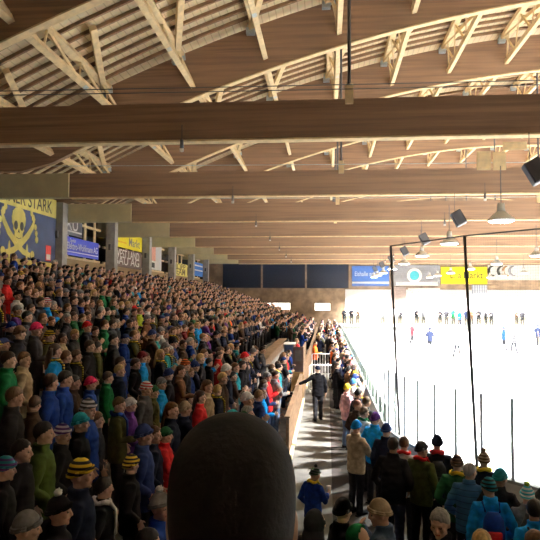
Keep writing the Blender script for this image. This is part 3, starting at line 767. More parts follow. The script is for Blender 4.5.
EYEM = mat('eye_dark', (0.03, 0.02, 0.02), 0.3); LIPM = mat('lip', (0.35, 0.12, 0.1), 0.5)
def make_variant(name, arms, hyaw=0, hpitch=0, twist=0, stride=0.0, voxel=0.0085):
    """arms: (right, left), each (elbow, wrist, hand direction, palm normal, curl) for the right side; x is mirrored for the left"""
    H = head_matrix(hyaw, hpitch)
    A = []
    for sg, a_ in zip((1, -1), arms):
        mx = lambda v: Vector((v[0]*sg, v[1], v[2]))
        A.append((sg, mx((0.165, -0.005, 1.42)), mx(a_[0]), mx(a_[1]), mx(a_[2]), mx(a_[3]), a_[4]))
    b = bmesh.new()
    tube(b, [(0, 0, 0.86), (0, 0.005, 0.97), (0, 0, 1.10), (0, 0, 1.28), (0, -0.005, 1.40), (0, -0.01, 1.46)],
         [(0.15, 0.10), (0.155, 0.105), (0.125, 0.085), (0.15, 0.10), (0.155, 0.085), (0.07, 0.06)], 16)
    tube(b, [(0, -0.015, 1.42), (0, -0.008, 1.50), (0, 0.005, 1.58)], [0.062, 0.055, 0.055], 12)
    addhead(b, H)
    for sg, sh, el, wr, hd, hn, cu in A:
        tube(b, [sh-Vector((0.05*sg, 0, 0)), sh, (sh+el)/2, el, (el*0.6+wr*0.4), wr], [0.05, 0.052, 0.044, 0.038, 0.037, 0.026], 10)
        addhand(b, wr, hd, hn, -sg*-1, cu)
    for sg in (1, -1):
        st = stride*sg
        tube(b, [(0.085*sg, 0, 0.93), (0.09*sg, 0.01+st*0.2, 0.72), (0.095*sg, 0.02+st*0.4, 0.50), (0.10*sg, -0.01+st*0.6, 0.30), (0.105*sg, -0.01+st, 0.09)],
             [0.085, 0.075, 0.055, 0.05, 0.036], 12)
        tube(b, [(0.105*sg, -0.05+st, 0.045), (0.11*sg, 0.05+st, 0.04), (0.115*sg, 0.15+st, 0.03)], [(0.032, 0.03), (0.038, 0.028), (0.034, 0.018)], 10, (0, 0, 1))
    body = remeshed(b, voxel, 'person_'+name, 2)
    body.materials.append(None); body.materials.append(EYEM); body.materials.append(LIPM)
    Hi = H.inverted()
    for p in body.polygons:
        c = Hi @ p.center
        if c.z > 1.55 and c.y > 0.07:
            if any(abs(c.x-e[0]) < 0.013 and abs(c.z-e[2]) < 0.006 for e in EYES): p.material_index = 1
            elif abs(c.x) < 0.023 and 1.579 < c.z < 1.595: p.material_index = 2
    j = bmesh.new()
    tube(j, [(0, 0, 0.78), (0, 0.002, 0.80), (0, 0.004, 0.95), (0, 0, 1.12), (0, 0.0, 1.30), (0, -0.005, 1.40), (0, -0.012, 1.455), (0, -0.012, 1.50), (0, -0.01, 1.545)],
         [(0.17, 0.12), (0.20, 0.145), (0.20, 0.148), (0.188, 0.138), (0.20, 0.14), (0.195, 0.122), (0.125, 0.098), (0.086, 0.083), (0.090, 0.088)], 20)
    for sg, sh, el, wr, hd, hn, cu in A:
        mid = (sh+el)/2+Vector((0.005*sg, 0, 0)); fw = el*0.5+wr*0.5; e_ = wr-(wr-el).normalized()*0.015
        tube(j, [sh-Vector((0.07*sg, 0, 0.01)), sh, mid, el, fw, e_-(wr-el).normalized()*0.03, e_], [0.07, 0.078, 0.068, 0.061, 0.056, 0.047, 0.040], 12)
    # inner neck opening cut is left to the collar; folds come from displaced bands
    jk = remeshed(j, 0.014, 'jacket_'+name, 2)
    for v in jk.vertices:
        q = v.co*7; d_ = noise.noise(Vector((q.x*1.3, q.y*1.3, q.z*2.2+len(name))))*0.011
        v.co += v.normal*d_
    jk.materials.append(None)
    t = bmesh.new()
    tube(t, [(0, 0, 0.79), (0, 0, 0.86), (0, 0, 0.98)], [(0.155, 0.11), (0.168, 0.12), (0.16, 0.115)], 16)
    for sg in (1, -1):
        st = stride*sg
        tube(t, [(0.08*sg, 0, 0.92), (0.092*sg, 0.01+st*0.2, 0.72), (0.097*sg, 0.015+st*0.4, 0.50), (0.102*sg, -0.01+st*0.6, 0.30), (0.107*sg, -0.012+st, 0.07)],
             [0.098, 0.092, 0.075, 0.068, 0.064], 14)
    tr = remeshed(t, 0.014, 'trousers_'+name, 2); tr.materials.append(None)
    for v in tr.vertices:
        v.co += v.normal*noise.noise(Vector((v.co.x*9, v.co.y*9, v.co.z*16)))*0.008
    return dict(body=body, jacket=jk, trousers=tr, H=H, stride=stride)

POCK = ((0.29, -0.06, 1.14), (0.215, 0.10, 0.99), (-0.2, 0.35, -1), (-1, 0, 0), 0.3)
RELX = ((0.25, -0.03, 1.13), (0.265, 0.05, 0.88), (0, 0.15, -1), (-1, 0, 0), 0.35)
CLAP = ((0.27, 0.07, 1.17), (0.065, 0.30, 1.27), (-0.25, 0.5, 0.8), (-1, 0, 0), 0.15)
CROS = ((0.26, 0.10, 1.16), (0.0, 0.215, 1.20), (-1, -0.05, 0.1), (0, -1, 0), 0.4)
HOLD = ((0.27, 0.06, 1.16), (0.13, 0.31, 1.15), (-0.15, 1, 0.15), (-1, 0, 0), 0.7)
RAIS = ((0.34, 0.08, 1.56), (0.27, 0.16, 1.80), (0, 0.1, 1), (0, 1, 0), 0.15)
SIDE = ((0.40, 0.03, 1.27), (0.62, 0.12, 1.16), (1, 0.1, -0.2), (0, 0, -1), 0.3)
MOUT = ((0.24, 0.12, 1.22), (0.075, 0.235, 1.47), (-0.5, -0.2, 0.7), (-0.3, -1, 0), 0.7)
CUPH = ((0.25, 0.08, 1.15), (0.13, 0.30, 1.24), (-0.1, 1, 0.2), (-1, 0, 0), 0.75)
V = {
 'pockets': make_variant('pockets', (POCK, POCK), 0, -2),
 'pockets_left': make_variant('pockets_left', (POCK, RELX), 28, -4),
 'pockets_right': make_variant('pockets_right', (POCK, POCK), -28, -2),
 'relaxed': make_variant('relaxed', (RELX, RELX), 8, -6),
 'clapping': make_variant('clapping', (CLAP, CLAP), -10, 0),
 'crossed': make_variant('crossed', (CROS, (CROS[0], (0.02, 0.19, 1.15), CROS[2], CROS[3], 0.4)), 5, -3),
 'holding': make_variant('holding', (HOLD, POCK), -18, -8),
 'raised': make_variant('raised', (RAIS, POCK), 0, 6),
 'steward': make_variant('steward', (RELX, SIDE), 20, -4, stride=0.12),
 'eating': make_variant('eating', (MOUT, CUPH), 15, -10),
 'look_left': make_variant('look_left', (POCK, POCK), 55, -14),
 'cup': make_variant('cup', (CUPH, POCK), -30, -12),
}
VN = ['pockets', 'pockets_left', 'pockets_right', 'relaxed', 'clapping', 'crossed', 'holding']

# headwear meshes, all in head space
def shell(bm, c, r, keep, pull=0.72, nu=24, nv=18, nz=0.0):
    b = bmesh.new(); ball(b, c, r, nu, nv); c = Vector(c)
    for v in b.verts:
        if nz: v.co += (v.co-c).normalized()*noise.noise(v.co*38)*nz
        if not keep(v.co): v.co = c+(v.co-c)*pull
    me = bpy.data.meshes.new('t'); b.to_mesh(me); b.free(); bm.from_mesh(me); bpy.data.meshes.remove(me)
HW = {}
def hmesh(name, bm):
    me = bpy.data.meshes.new(name); bm.normal_update(); bm.to_mesh(me); bm.free()
    for p in me.polygons: p.use_smooth = True
    me.materials.append(None); HW[name] = me
b = bmesh.new()
shell(b, (0, 0.0, 1.672), (0.087, 0.108, 0.126), lambda v: v.z > 1.655+0.32*v.y)
pts = [(0.089*math.cos(a_), 0.108*math.sin(a_), 1.668+0.32*0.108*math.sin(a_)) for a_ in [2*PI*i/24 for i in range(25)]]
tube(b, pts, [(0.024, 0.009)]*25, 8, (0, 0, 1)) if False else tube(b, pts, [0.0125]*25, 8)
tube(b, [(p[0], p[1], p[2]+0.018) for p in pts], [0.0115]*25, 8)
hmesh('beanie', b)
b = bmesh.new()
shell(b, (0, -0.002, 1.674), (0.086, 0.108, 0.112), lambda v: v.z > 1.645+0.72*v.y or (abs(v.x) > 0.07 and v.z > 1.66 and v.y < 0.03), nz=0.006)
hmesh('hair', b)
b = bmesh.new()
shell(b, (0, -0.004, 1.672), (0.090, 0.112, 0.114), lambda v: v.z > 1.66+0.70*v.y or v.y < -0.01, nz=0.006)
tube(b, [(0, -0.065, 1.70), (0, -0.085, 1.60), (0, -0.105, 1.50), (0, -0.12, 1.40), (0, -0.125, 1.34)], [(0.07, 0.04), (0.086, 0.045), (0.09, 0.04), (0.08, 0.03), (0.05, 0.02)], 14)
hmesh('long_hair', b)
b = bmesh.new()
shell(b, (0, -0.012, 1.655), (0.103, 0.125, 0.140), lambda v: v.y < 0.055-0.25*abs(v.z-1.66), pull=0.6)
tube(b, [(0, -0.03, 1.47), (0, -0.035, 1.53), (0, -0.02, 1.60)], [(0.125, 0.105), (0.118, 0.108), (0.098, 0.10)], 18)
hmesh('hood', b)
b = bmesh.new()
shell(b, (0, 0.0, 1.680), (0.086, 0.106, 0.104), lambda v: v.z > 1.665+0.38*v.y)
tube(b, [(0, 0.07, 1.712), (0, 0.12, 1.712), (0, 0.165, 1.700), (0, 0.180, 1.695)], [(0.072, 0.008), (0.074, 0.007), (0.055, 0.006), (0.02, 0.004)], 14, (0, 0, 1))
hmesh('cap', b)
b = bmesh.new()
shell(b, (0, -0.006, 1.664), (0.0835, 0.107, 0.124), lambda v: v.z > 1.60+0.55*v.y, nu=48, nv=36)
for v in b.verts:
    q_ = v.co.z-1.664
    if q_ > 0.0005: v.co.z = 1.664+0.124*(q_/0.124)**0.82; t_ = 1+0.10*(q_/0.124); v.co.x *= t_; v.co.y *= t_
hmesh('knit_cap', b)
b = bmesh.new()
ball(b, (0, -0.01, 1.815), 0.034, 16, 12)
for v in b.verts: v.co += (v.co-Vector((0, -0.01, 1.815)))*noise.noise(v.co*60)*0.5
hmesh('pompom', b)
b = bmesh.new()
shell(b, (0, 0.0, 1.676), (0.094, 0.114, 0.112), lambda v: v.z > 1.63+0.5*v.y)
tube(b, [(0, 0.09, 1.715), (0, 0.115, 1.70), (0, 0.118, 1.66)], [(0.06, 0.006), (0.075, 0.005), (0.07, 0.004)], 12)
hmesh('helmet', b)
b = bmesh.new()
pts = [(0.094*math.cos(a_), -0.008+0.092*math.sin(a_), 1.515+0.012*math.sin(3*a_)-0.015*math.sin(a_)) for a_ in [2*PI*i/22 for i in range(23)]]
tube(b, pts, [(0.03, 0.026)]*23, 10)
tube(b, [(0.035, 0.085, 1.50), (0.05, 0.155, 1.42), (0.05, 0.160, 1.30), (0.045, 0.155, 1.15)], [(0.035, 0.022), (0.04, 0.018), (0.042, 0.014), (0.042, 0.010)], 10)
hmesh('scarf', b)
b = bmesh.new()
tube(b, [(0.108, -0.075, 0.05), (0.11, 0.0, 0.055), (0.113, 0.08, 0.045), (0.118, 0.17, 0.032), (0.118, 0.185, 0.028)],
     [(0.038, 0.048), (0.046, 0.055), (0.05, 0.045), (0.044, 0.030), (0.025, 0.016)], 14, (0, 0, 1))
tube(b, [(0.107, -0.01, 0.05), (0.107, -0.012, 0.13)], [0.05, 0.048], 12)
box(b, 0.068, 0.158, -0.11, 0.19, 0.0, 0.018, 0.006)
hmesh('shoe', b)
sh2 = HW['shoe'].copy()
for v in sh2.vertices: v.co.x *= -1
sh2.flip_normals(); HW['shoe_left'] = sh2

CLOTH = {
 'black': (0.008, 0.008, 0.010), 'charcoal': (0.022, 0.022, 0.026), 'dark navy': (0.012, 0.016, 0.035), 'dark brown': (0.040, 0.024, 0.016),
 'dark grey': (0.06, 0.06, 0.065), 'navy blue': (0.02, 0.035, 0.12), 'royal blue': (0.009, 0.033, 0.19), 'olive': (0.06, 0.065, 0.022),
 'dark green': (0.015, 0.07, 0.03), 'maroon': (0.12, 0.015, 0.02), 'red': (0.50, 0.025, 0.03), 'grey': (0.20, 0.20, 0.21), 'beige': (0.42, 0.33, 0.22),
 'teal': (0.02, 0.24, 0.30), 'purple': (0.09, 0.03, 0.20), 'orange': (0.75, 0.16, 0.03), 'lime': (0.45, 0.62, 0.06), 'white': (0.70, 0.71, 0.74),
 'bright blue': (0.01, 0.26, 0.72), 'pink': (0.70, 0.04, 0.16), 'green': (0.01, 0.12, 0.045), 'yellow': (0.75, 0.55, 0.04), 'denim': (0.09, 0.14, 0.24),
 'cyan': (0.05, 0.50, 0.62), 'pale pink': (0.62, 0.38, 0.42), 'steel blue': (0.05, 0.16, 0.34), 'brown': (0.13, 0.07, 0.04), 'moss green': (0.045, 0.07, 0.015)}
def cloth(c):
    m_ = mat('cloth_'+c.replace(' ', '_'), CLOTH[c], 0.95, 0.25, 14, bump=0.3)
    m_.node_tree.nodes['Principled BSDF'].inputs['Specular IOR Level'].default_value = 0.08
    return m_
HAIRC = {'black': (0.010, 0.008, 0.007), 'dark brown': (0.035, 0.018, 0.010), 'brown': (0.09, 0.045, 0.02), 'light brown': (0.20, 0.11, 0.05), 'blond': (0.45, 0.30, 0.13), 'grey': (0.32, 0.31, 0.30), 'reddish brown': (0.16, 0.05, 0.025)}
def hairm(c): return mat('hair_'+c.replace(' ', '_'), HAIRC[c], 0.6, 0.3, 40, (1, 1, 0.2), bump=0.4)
SKIN = [mat('skin_a', (0.55, 0.33, 0.24), 0.55, 0.06, 8), mat('skin_b', (0.62, 0.40, 0.30), 0.55, 0.06, 8), mat('skin_c', (0.42, 0.24, 0.16), 0.55, 0.06, 8)]
def striped(c1, c2, f=22): return stripes('knit_%s_%s' % (c1.replace(' ', '_'), c2.replace(' ', '_')), CLOTH[c1], CLOTH[c2], 2, f, 0.5)

def part(name, me, parent, m_, H=None):
    o = bpy.data.objects.new(name, me); C.objects.link(o); o.parent = parent
    if H is not None: o.matrix_local = H
    sl = o.material_slots[0]; sl.link = 'OBJECT'; sl.material = m_
    return o

def person(loc, rz, h, variant, jacket, head, label, group=None, trousers='charcoal', scarf=None, shoes=True, skin=0, name='person', cat='person', jm=None):
    v = V[variant]
    root = bpy.data.objects.new(name, v['body']); C.objects.link(root)
    sl = root.material_slots[0]; sl.link = 'OBJECT'; sl.material = SKIN[skin]
    root.location = loc; root.rotation_euler = (0, 0, rz); root.scale = (h/1.77,)*3
    tag(root, label, cat, group)
    part('jacket', v['jacket'], root, jm or cloth(jacket)); part('trousers', v['trousers'], root, cloth(trousers))
    kind, c = head[0], head[1]
    if kind in ('hair', 'long_hair'): part('hair', HW[kind], root, hairm(c), v['H'])
    elif kind == 'hood': part('hood', HW['hood'], root, cloth(jacket), v['H'])
    else:
        mm = striped(c, head[2]) if len(head) > 2 and head[2] else cloth(c)
        o = part(kind, HW[kind], root, mm, v['H'])
        if len(head) > 3: part('pompom', HW['pompom'], o, cloth(head[3]))
    if scarf: part('scarf', HW['scarf'], root, striped(*scarf) if isinstance(scarf, tuple) else cloth(scarf))
    if shoes and not v['stride']:
        part('shoe', HW['shoe'], root, cloth('black')); part('shoe', HW['shoe_left'], root, cloth('black'))
    elif shoes:
        a_ = part('shoe', HW['shoe'], root, cloth('black')); a_.location.y = v['stride']
        a_ = part('shoe', HW['shoe_left'], root, cloth('black')); a_.location.y = -v['stride']
    return root

def on_level(px, py, z):
    k = ray_at(px, py, 1.0); kz = k.z-CAM_Z
    Y = (z-CAM_Z)/kz
    return Vector((k.x*Y, Y, z))
def floor_hero(px, py, h, zf=0.0):
    p = on_level(px, py, zf+h); return Vector((p.x, p.y, zf))
def stand_hero(px, py):
    best = None
    for i in range(14):
        kx = ray_at(px, py, 1.0); Y = ROWX[i]/kx.x
        if Y < 2: continue
        z = CAM_Z+(kx.z-CAM_Z)*Y; h = z-ROWZ[i]
        if best is None or abs(h-1.74) < abs(best[1]-1.74): best = (i, h, Y)
    i, h, Y = best
    return Vector((ROWX[i], Y, ROWZ[i])), max(1.58, min(1.92, h)), i

taken = []; used = set()
D_ = math.radians
# people at the corner glass and beside the aisle: pixel of the head top, height, turn, pose, clothes, label
HERO = [
 (437, 436, 1.80, -8, 'pockets', 'dark navy', ('beanie', 'dark navy'), 'red', 'spectator in navy beanie and red collar with a dark rucksack at the corner glass'),
 (421, 442, 1.76, -40, 'pockets_right', 'olive', ('beanie', 'dark grey'), 'red', 'spectator in olive grey coat and grey beanie, head turned, left of the rucksack wearer'),
 (404, 437, 1.74, -20, 'relaxed', 'white', ('hair', 'brown'), 'red', 'brown haired spectator in white jacket with red collar behind the black coat'),
 (393, 438, 1.84, -25, 'pockets', 'black', ('hair', 'dark brown'), None, 'broad spectator in long black coat with dark hair near the corner pole'),
 (386, 424, 1.78, -35, 'relaxed', 'dark navy', ('beanie', 'navy blue'), None, 'spectator in navy jacket and blue beanie just behind the broad black coat'),
 (375, 413, 1.78, -38, 'pockets', 'bright blue', ('beanie', 'purple'), None, 'spectator in bright blue jacket with purple beanie beside the boards'),
 (356, 421, 1.74, -45, 'crossed', 'beige', ('beanie', 'bright blue'), None, 'spectator in beige jacket wearing a bright blue beanie beside the aisle'),
 (363, 407, 1.74, -50, 'holding', 'white', ('hair', 'brown'), 'green', 'brown haired spectator in white jacket with green scarf beside the boards'),
 (357, 400, 1.76, -55, 'pockets_right', 'dark brown', ('hair', 'reddish brown'), None, 'spectator with reddish brown hair in dark brown jacket by the aisle'),
 (366, 397, 1.78, -50, 'pockets', 'dark grey', ('hair', 'brown'), None, 'brown haired spectator in dark grey jacket close to the low side glass'),
 (347, 384, 1.74, -60, 'pockets_left', 'pale pink', ('beanie', 'yellow'), None, 'spectator in pale pink top, yellow beanie and blue jeans at the aisle edge'),
 (358, 389, 1.80, -60, 'relaxed', 'black', ('hair', 'black'), None, 'black haired spectator in black jacket behind the yellow beanie'),
 (353, 379, 1.76, -50, 'crossed', 'white', ('beanie', 'steel blue'), None, 'spectator in white jacket and steel blue beanie further along the boards'),
 (457, 456, 1.72, -12, 'pockets', 'dark green', ('beanie', 'brown', 'dark brown'), 'yellow', 'spectator in brown striped beanie and yellow scarf, dark green jacket, at the glass'),
 (471, 464, 1.74, -22, 'pockets_right', 'steel blue', ('hair', 'grey'), None, 'grey haired spectator in quilted steel blue jacket at the corner glass'),
 (484, 453, 1.70, -5, 'pockets', 'dark navy', ('beanie', 'brown', 'beige', 'brown'), 'yellow', 'spectator in beige and brown bobble beanie and yellow scarf against the glass'),
 (490, 479, 1.74, -5, 'pockets_left', 'bright blue', ('beanie', 'teal', 'black'), None, 'spectator in bright blue jacket with a teal beanie and blue rucksack'),
 (504, 472, 1.74, -30, 'holding', 'charcoal', ('beanie', 'teal'), None, 'spectator in plain teal beanie and charcoal jacket beside the bright blue jacket'),
 (524, 487, 1.62, -10, 'clapping', 'grey', ('beanie', 'cyan', 'white', 'lime'), None, 'spectator in cyan and white beanie with lime bobble near the frame edge'),
 (538, 486, 1.72, 0, 'pockets', 'dark grey', ('beanie', 'dark grey'), None, 'spectator in dark grey beanie behind the cyan bobble beanie'),
 (534, 500, 1.78, 15, 'pockets_right', 'bright blue', ('hair', 'black'), None, 'black haired spectator in bright blue jacket with dark rucksack at the corner'),
 (441, 507, 1.78, 95, 'look_left', 'charcoal', ('hair', 'grey'), None, 'grey haired man in charcoal coat looking back across the aisle'),
 (379, 503, 1.74, 75, 'eating', 'denim', ('beanie', 'beige'), None, 'person in beige beanie and blue grey jacket raising a hand to the mouth'),
 (494, 532, 1.70, 0, 'pockets', 'dark grey', ('hair', 'blond'), None, 'blond haired person, only the crown of the head showing, below the blue jacket'),
 (523, 531, 1.72, 10, 'pockets', 'black', ('hair', 'brown'), None, 'brown haired person in black jacket at the lower edge near the corner'),
 (313, 468, 1.40, -40, 'cup', 'royal blue', ('beanie', 'grey', 'dark green', 'black'), 'yellow', 'child in blue jacket, striped grey bobble beanie and yellow scarf in the aisle'),
 (341, 501, 1.66, -70, 'pockets_left', 'black', ('beanie', 'black'), None, 'person in black beanie seen in profile, black jacket, in front of the child'),
 (320, 511, 1.66, -40, 'pockets', 'charcoal', ('hood', 'charcoal'), None, 'hooded person in charcoal jacket at the near end of the aisle'),
 (358, 521, 1.62, -100, 'holding', 'green', ('hood', 'green'), None, 'person in green hooded jacket beside the black beanie'),
 (318, 366, 1.80, 10, 'steward', 'black', ('cap', 'dark navy'), None, 'steward in black uniform and cap standing in the aisle, arm on the parapet'),
 (315, 341, 1.78, -100, 'holding', 'orange', ('hair', 'dark brown'), None, 'steward in orange vest left of the white gate'),
 (333, 345, 1.72, 100, 'relaxed', 'orange', ('hair', 'black'), 'white', 'steward in orange vest with white scarf right of the white gate'),
]
hero_objs = {}
HP = [floor_hero(q[0], q[1], q[2], 0.42 if q[1] > 500 and 'corner' not in q[8].split(' at the ')[-1] or q[1] > 520 else 0.0) for q in HERO]
for _ in range(30):
    for a_ in range(len(HP)):
        for b_ in range(a_):
            d_ = HP[a_]-HP[b_]; d_.z = 0
            if abs(d_.x) < 0.5 and 1e-4 < d_.length < 0.43:
                s_ = d_.normalized()*(0.43-d_.length)*0.25; s_.x *= 0.5; HP[a_] += s_; HP[b_] -= s_
for (px, py, h, rz, var, jk, hd, sc_, lb), p in zip(HERO, HP):
    tr = 'denim' if 'jeans' in lb else random.choice(['charcoal', 'black', 'dark navy'])
    jm = None
    if 'quilted' in lb:
        jm = stripes('quilted_blue', CLOTH['steel blue'], (0.02, 0.06, 0.14), 2, 12, 0.88)
    r_ = person(p, D_(rz), h, var, jk, hd, lb, None, tr, sc_, True, random.choice([0, 0, 1]), jm=jm)
    taken.append((p.x, p.y, 0.42)); hero_objs[lb] = r_; used.add(lb)
GR_GLASS = 'spectators standing by the rink boards'
for o in hero_objs.values(): o['group'] = GR_GLASS

def rucksack(host, col, label, badge=None):
    k = host.scale[0]
    t = empty('rucksack', host.location + Vector((0, 0, 0)), host.rotation_euler.z); t.scale = host.scale; tag(t, label, 'rucksack')
    bm = bmesh.new(); tube(bm, [(0, -0.22, 0.98), (0, -0.225, 1.02), (0, -0.235, 1.15), (0, -0.225, 1.32), (0, -0.20, 1.41)], [(0.11, 0.05), (0.135, 0.075), (0.14, 0.085), (0.125, 0.075), (0.07, 0.04)], 16)
    obj('pack', bm, cloth(col), t, True)
    bm = bmesh.new(); box(bm, -0.09, 0.09, -0.345, -0.29, 1.04, 1.2, 0.02); obj('pocket', bm, cloth(badge or col), t, True)
    for sx in (-1, 1):
        bm = bmesh.new(); tube(bm, [(sx*0.09, -0.16, 1.40), (sx*0.105, -0.05, 1.475), (sx*0.11, 0.10, 1.42), (sx*0.12, 0.155, 1.28), (sx*0.15, 0.10, 1.12), (sx*0.12, -0.15, 1.03)], [(0.012, 0.024)]*6, 8); obj('strap', bm, cloth(col), t, True)
rucksack(hero_objs[HERO[0][8]], 'charcoal', 'dark rucksack on the back of the navy jacket with red collar')
rucksack(hero_objs[HERO[16][8]], 'royal blue', 'royal blue rucksack with red badge on the bright blue jacket', 'red')
rucksack(hero_objs[HERO[20][8]], 'charcoal', 'dark rucksack on the bright blue jacket at the frame corner')
# paper cup in the child's hand
ch = hero_objs[HERO[25][8]]
k = ch.scale[0]
bm = bmesh.new(); tube(bm, [(0, 0, 0), (0, 0, 0.11)], [0.026, 0.038], 16); cp = obj('paper_cup', bm, SWHITE, smooth=True)
M_ = Matrix.Translation(ch.location) @ Matrix.Rotation(ch.rotation_euler.z, 4, 'Z') @ Matrix.Scale(k, 4)
cp.location = M_ @ Vector((0.085, 0.385, 1.22)); tag(cp, 'white paper cup held by the child in the blue jacket', 'cup')

# picked-out spectators of the stand: pixel, pose, clothes, label
ST = [
 (90, 383, 'pockets', 'royal blue', ('beanie', 'pink'), None, 'spectator in hot pink beanie and royal blue jacket, middle of the near stand'),
 (107, 372, 'relaxed', 'green', ('hair', 'dark brown'), None, 'dark haired spectator in green jacket just beyond the pink beanie'),
 (62, 425, 'pockets_right', 'black', ('beanie', 'purple', 'white'), None, 'spectator in purple and white striped beanie and black jacket'),
 (80, 459, 'pockets', 'dark navy', ('beanie', 'yellow', 'black'), None, 'spectator in bold yellow and black striped beanie, dark navy jacket, low in the stand'),
 (130, 485, 'pockets_left', 'black', ('beanie', 'black', 'yellow'), None, 'spectator in black beanie with yellow bands next to the big dark head'),
 (11, 322, 'pockets', 'black', ('beanie', 'royal blue'), None, 'spectator in royal blue beanie and black jacket near the picture edge'),
 (35, 323, 'holding', 'charcoal', ('beanie', 'pink'), None, 'spectator in pink beanie and charcoal jacket below the skull banner'),
 (130, 399, 'pockets', 'purple', ('beanie', 'white'), None, 'spectator in white beanie and purple jacket in the near stand'),
 (161, 378, 'pockets_right', 'bright blue', ('beanie', 'grey'), None, 'spectator in grey beanie and bright blue jacket above the big dark head'),
 (153, 386, 'pockets', 'olive', ('beanie', 'dark green'), None, 'spectator in dark green beanie and olive jacket beside the grey beanie'),
 (118, 397, 'holding', 'olive', ('hair', 'brown'), 'royal blue', 'brown haired spectator in olive jacket with royal blue scarf'),
 (87, 322, 'clapping', 'black', ('beanie', 'red'), None, 'spectator in red beanie and black jacket in the middle rows'),
 (140, 308, 'pockets', 'lime', ('hair', 'light brown'), None, 'light haired spectator in neon lime jacket standing out in the crowd'),
 (157, 303, 'relaxed', 'orange', ('hair', 'dark brown'), None, 'dark haired spectator in orange jacket in the crowd beyond the lime jacket'),
 (165, 308, 'pockets_right', 'cyan', ('hair', 'black'), None, 'black haired spectator in cyan jacket beside the orange jacket'),
 (148, 305, 'crossed', 'white', ('hair', 'black'), None, 'black haired spectator in white jacket between the lime and orange jackets'),
 (116, 303, 'pockets', 'steel blue', ('hair', 'brown'), None, 'brown haired spectator in steel blue jacket near the lime jacket'),
 (126, 308, 'pockets', 'royal blue', ('hair', 'dark brown'), None, 'dark haired spectator in royal blue jacket left of the lime jacket'),
 (104, 320, 'relaxed', 'green', ('hair', 'brown'), None, 'brown haired spectator in green jacket near the red beanie'),
 (165, 428, 'crossed', 'red', ('beanie', 'dark green'), None, 'spectator in red jacket and dark green beanie left of the big dark head'),
 (48, 420, 'pockets', 'moss green', ('hair', 'black'), None, 'black haired spectator in moss green jacket low in the stand'),
 (70, 489, 'pockets', 'black', ('beanie', 'black', None, 'white'), None, 'spectator in black beanie with white bobble at the bottom of the stand'),
 (3, 458, 'relaxed', 'black', ('beanie', 'teal', 'purple'), None, 'spectator in teal and purple beanie at the lower picture edge'),
 (21, 440, 'pockets', 'black', ('hair', 'black'), None, 'black haired spectator in black jacket beside the teal and purple beanie'),
 (103, 478, 'pockets_left', 'black', ('hair', 'black'), 'white', 'black haired spectator with white collar between the two yellow striped beanies'),
 (134, 432, 'pockets', 'navy blue', ('beanie', 'navy blue'), None, 'spectator in navy blue beanie and jacket left of the red jacket'),
 (148, 430, 'pockets_right', 'dark navy', ('hair', 'brown'), None, 'brown haired spectator in dark navy jacket between the navy beanie and red jacket'),
 (96, 412, 'pockets', 'charcoal', ('hair', 'brown'), None, 'brown haired spectator in charcoal jacket below the pink beanie'),
 (80, 414, 'pockets', 'black', ('beanie', 'teal'), None, 'spectator in teal beanie and black jacket beside the purple striped beanie'),
 (88, 400, 'pockets_right', 'royal blue', ('beanie', 'dark grey', 'white'), None, 'spectator in grey and white beanie and royal blue jacket under the pink beanie'),
 (64, 371, 'relaxed', 'royal blue', ('hair', 'black'), None, 'black haired spectator in royal blue jacket left of the pink beanie'),
 (50, 374, 'pockets_left', 'royal blue', ('hair', 'dark brown'), None, 'dark brown haired spectator in royal blue jacket, low near rows'),
 (8, 352, 'pockets', 'green', ('hair', 'dark brown'), None, 'dark haired spectator in green jacket at the picture edge'),
 (24, 352, 'pockets_right', 'beige', ('hair', 'brown'), None, 'brown haired spectator in beige jacket beside the green jacket'),
 (38, 403, 'look_left', 'dark brown', ('hair', 'dark brown'), None, 'dark haired spectator with face turned back, dark brown jacket'),
 (142, 352, 'pockets', 'bright blue', ('beanie', 'maroon'), None, 'spectator in maroon beanie and bright blue jacket in the near middle rows'),
 (276, 378, 'pockets', 'red', ('cap', 'yellow'), None, 'spectator in yellow cap and red jacket next to the parapet'),
 (262, 398, 'holding', 'bright blue', ('hair', 'light brown'), None, 'light brown haired spectator in bright blue jacket by the parapet'),
 (247, 390, 'clapping', 'charcoal', ('beanie', 'white'), None, 'spectator in white beanie above the big dark head'),
 (232, 399, 'pockets', 'dark navy', ('beanie', 'cyan'), None, 'spectator in cyan beanie just above the big dark head'),
 (200, 391, 'pockets', 'red', ('long_hair', 'dark brown'), None, 'long haired spectator in red jacket above the big dark head'),
 (207, 380, 'pockets_right', 'beige', ('long_hair', 'brown'), None, 'long haired spectator in beige coat behind the red jacket'),
 (226, 357, 'pockets', 'dark navy', ('beanie', 'white'), None, 'spectator in white beanie and dark navy jacket further up the stand'),
 (244, 351, 'relaxed', 'black', ('beanie', 'red'), None, 'spectator in red beanie and black jacket near the wooden ledge'),
 (185, 360, 'pockets', 'black', ('beanie', 'orange', 'black'), None, 'spectator in orange and black striped beanie in the middle of the stand'),
 (245, 376, 'pockets', 'royal blue', ('hair', 'brown'), None, 'brown haired spectator in royal blue jacket behind the white beanie'),
 (186, 374, 'pockets', 'royal blue', ('hair', 'light brown'), None, 'light haired spectator in royal blue jacket near the orange beanie'),
 (231, 330, 'pockets', 'steel blue', ('hair', 'dark brown'), None, 'dark haired spectator in steel blue jacket high in the far rows'),
]
GR_STAND = 'spectators standing on the terraced stand'
n_ind = len(HERO)
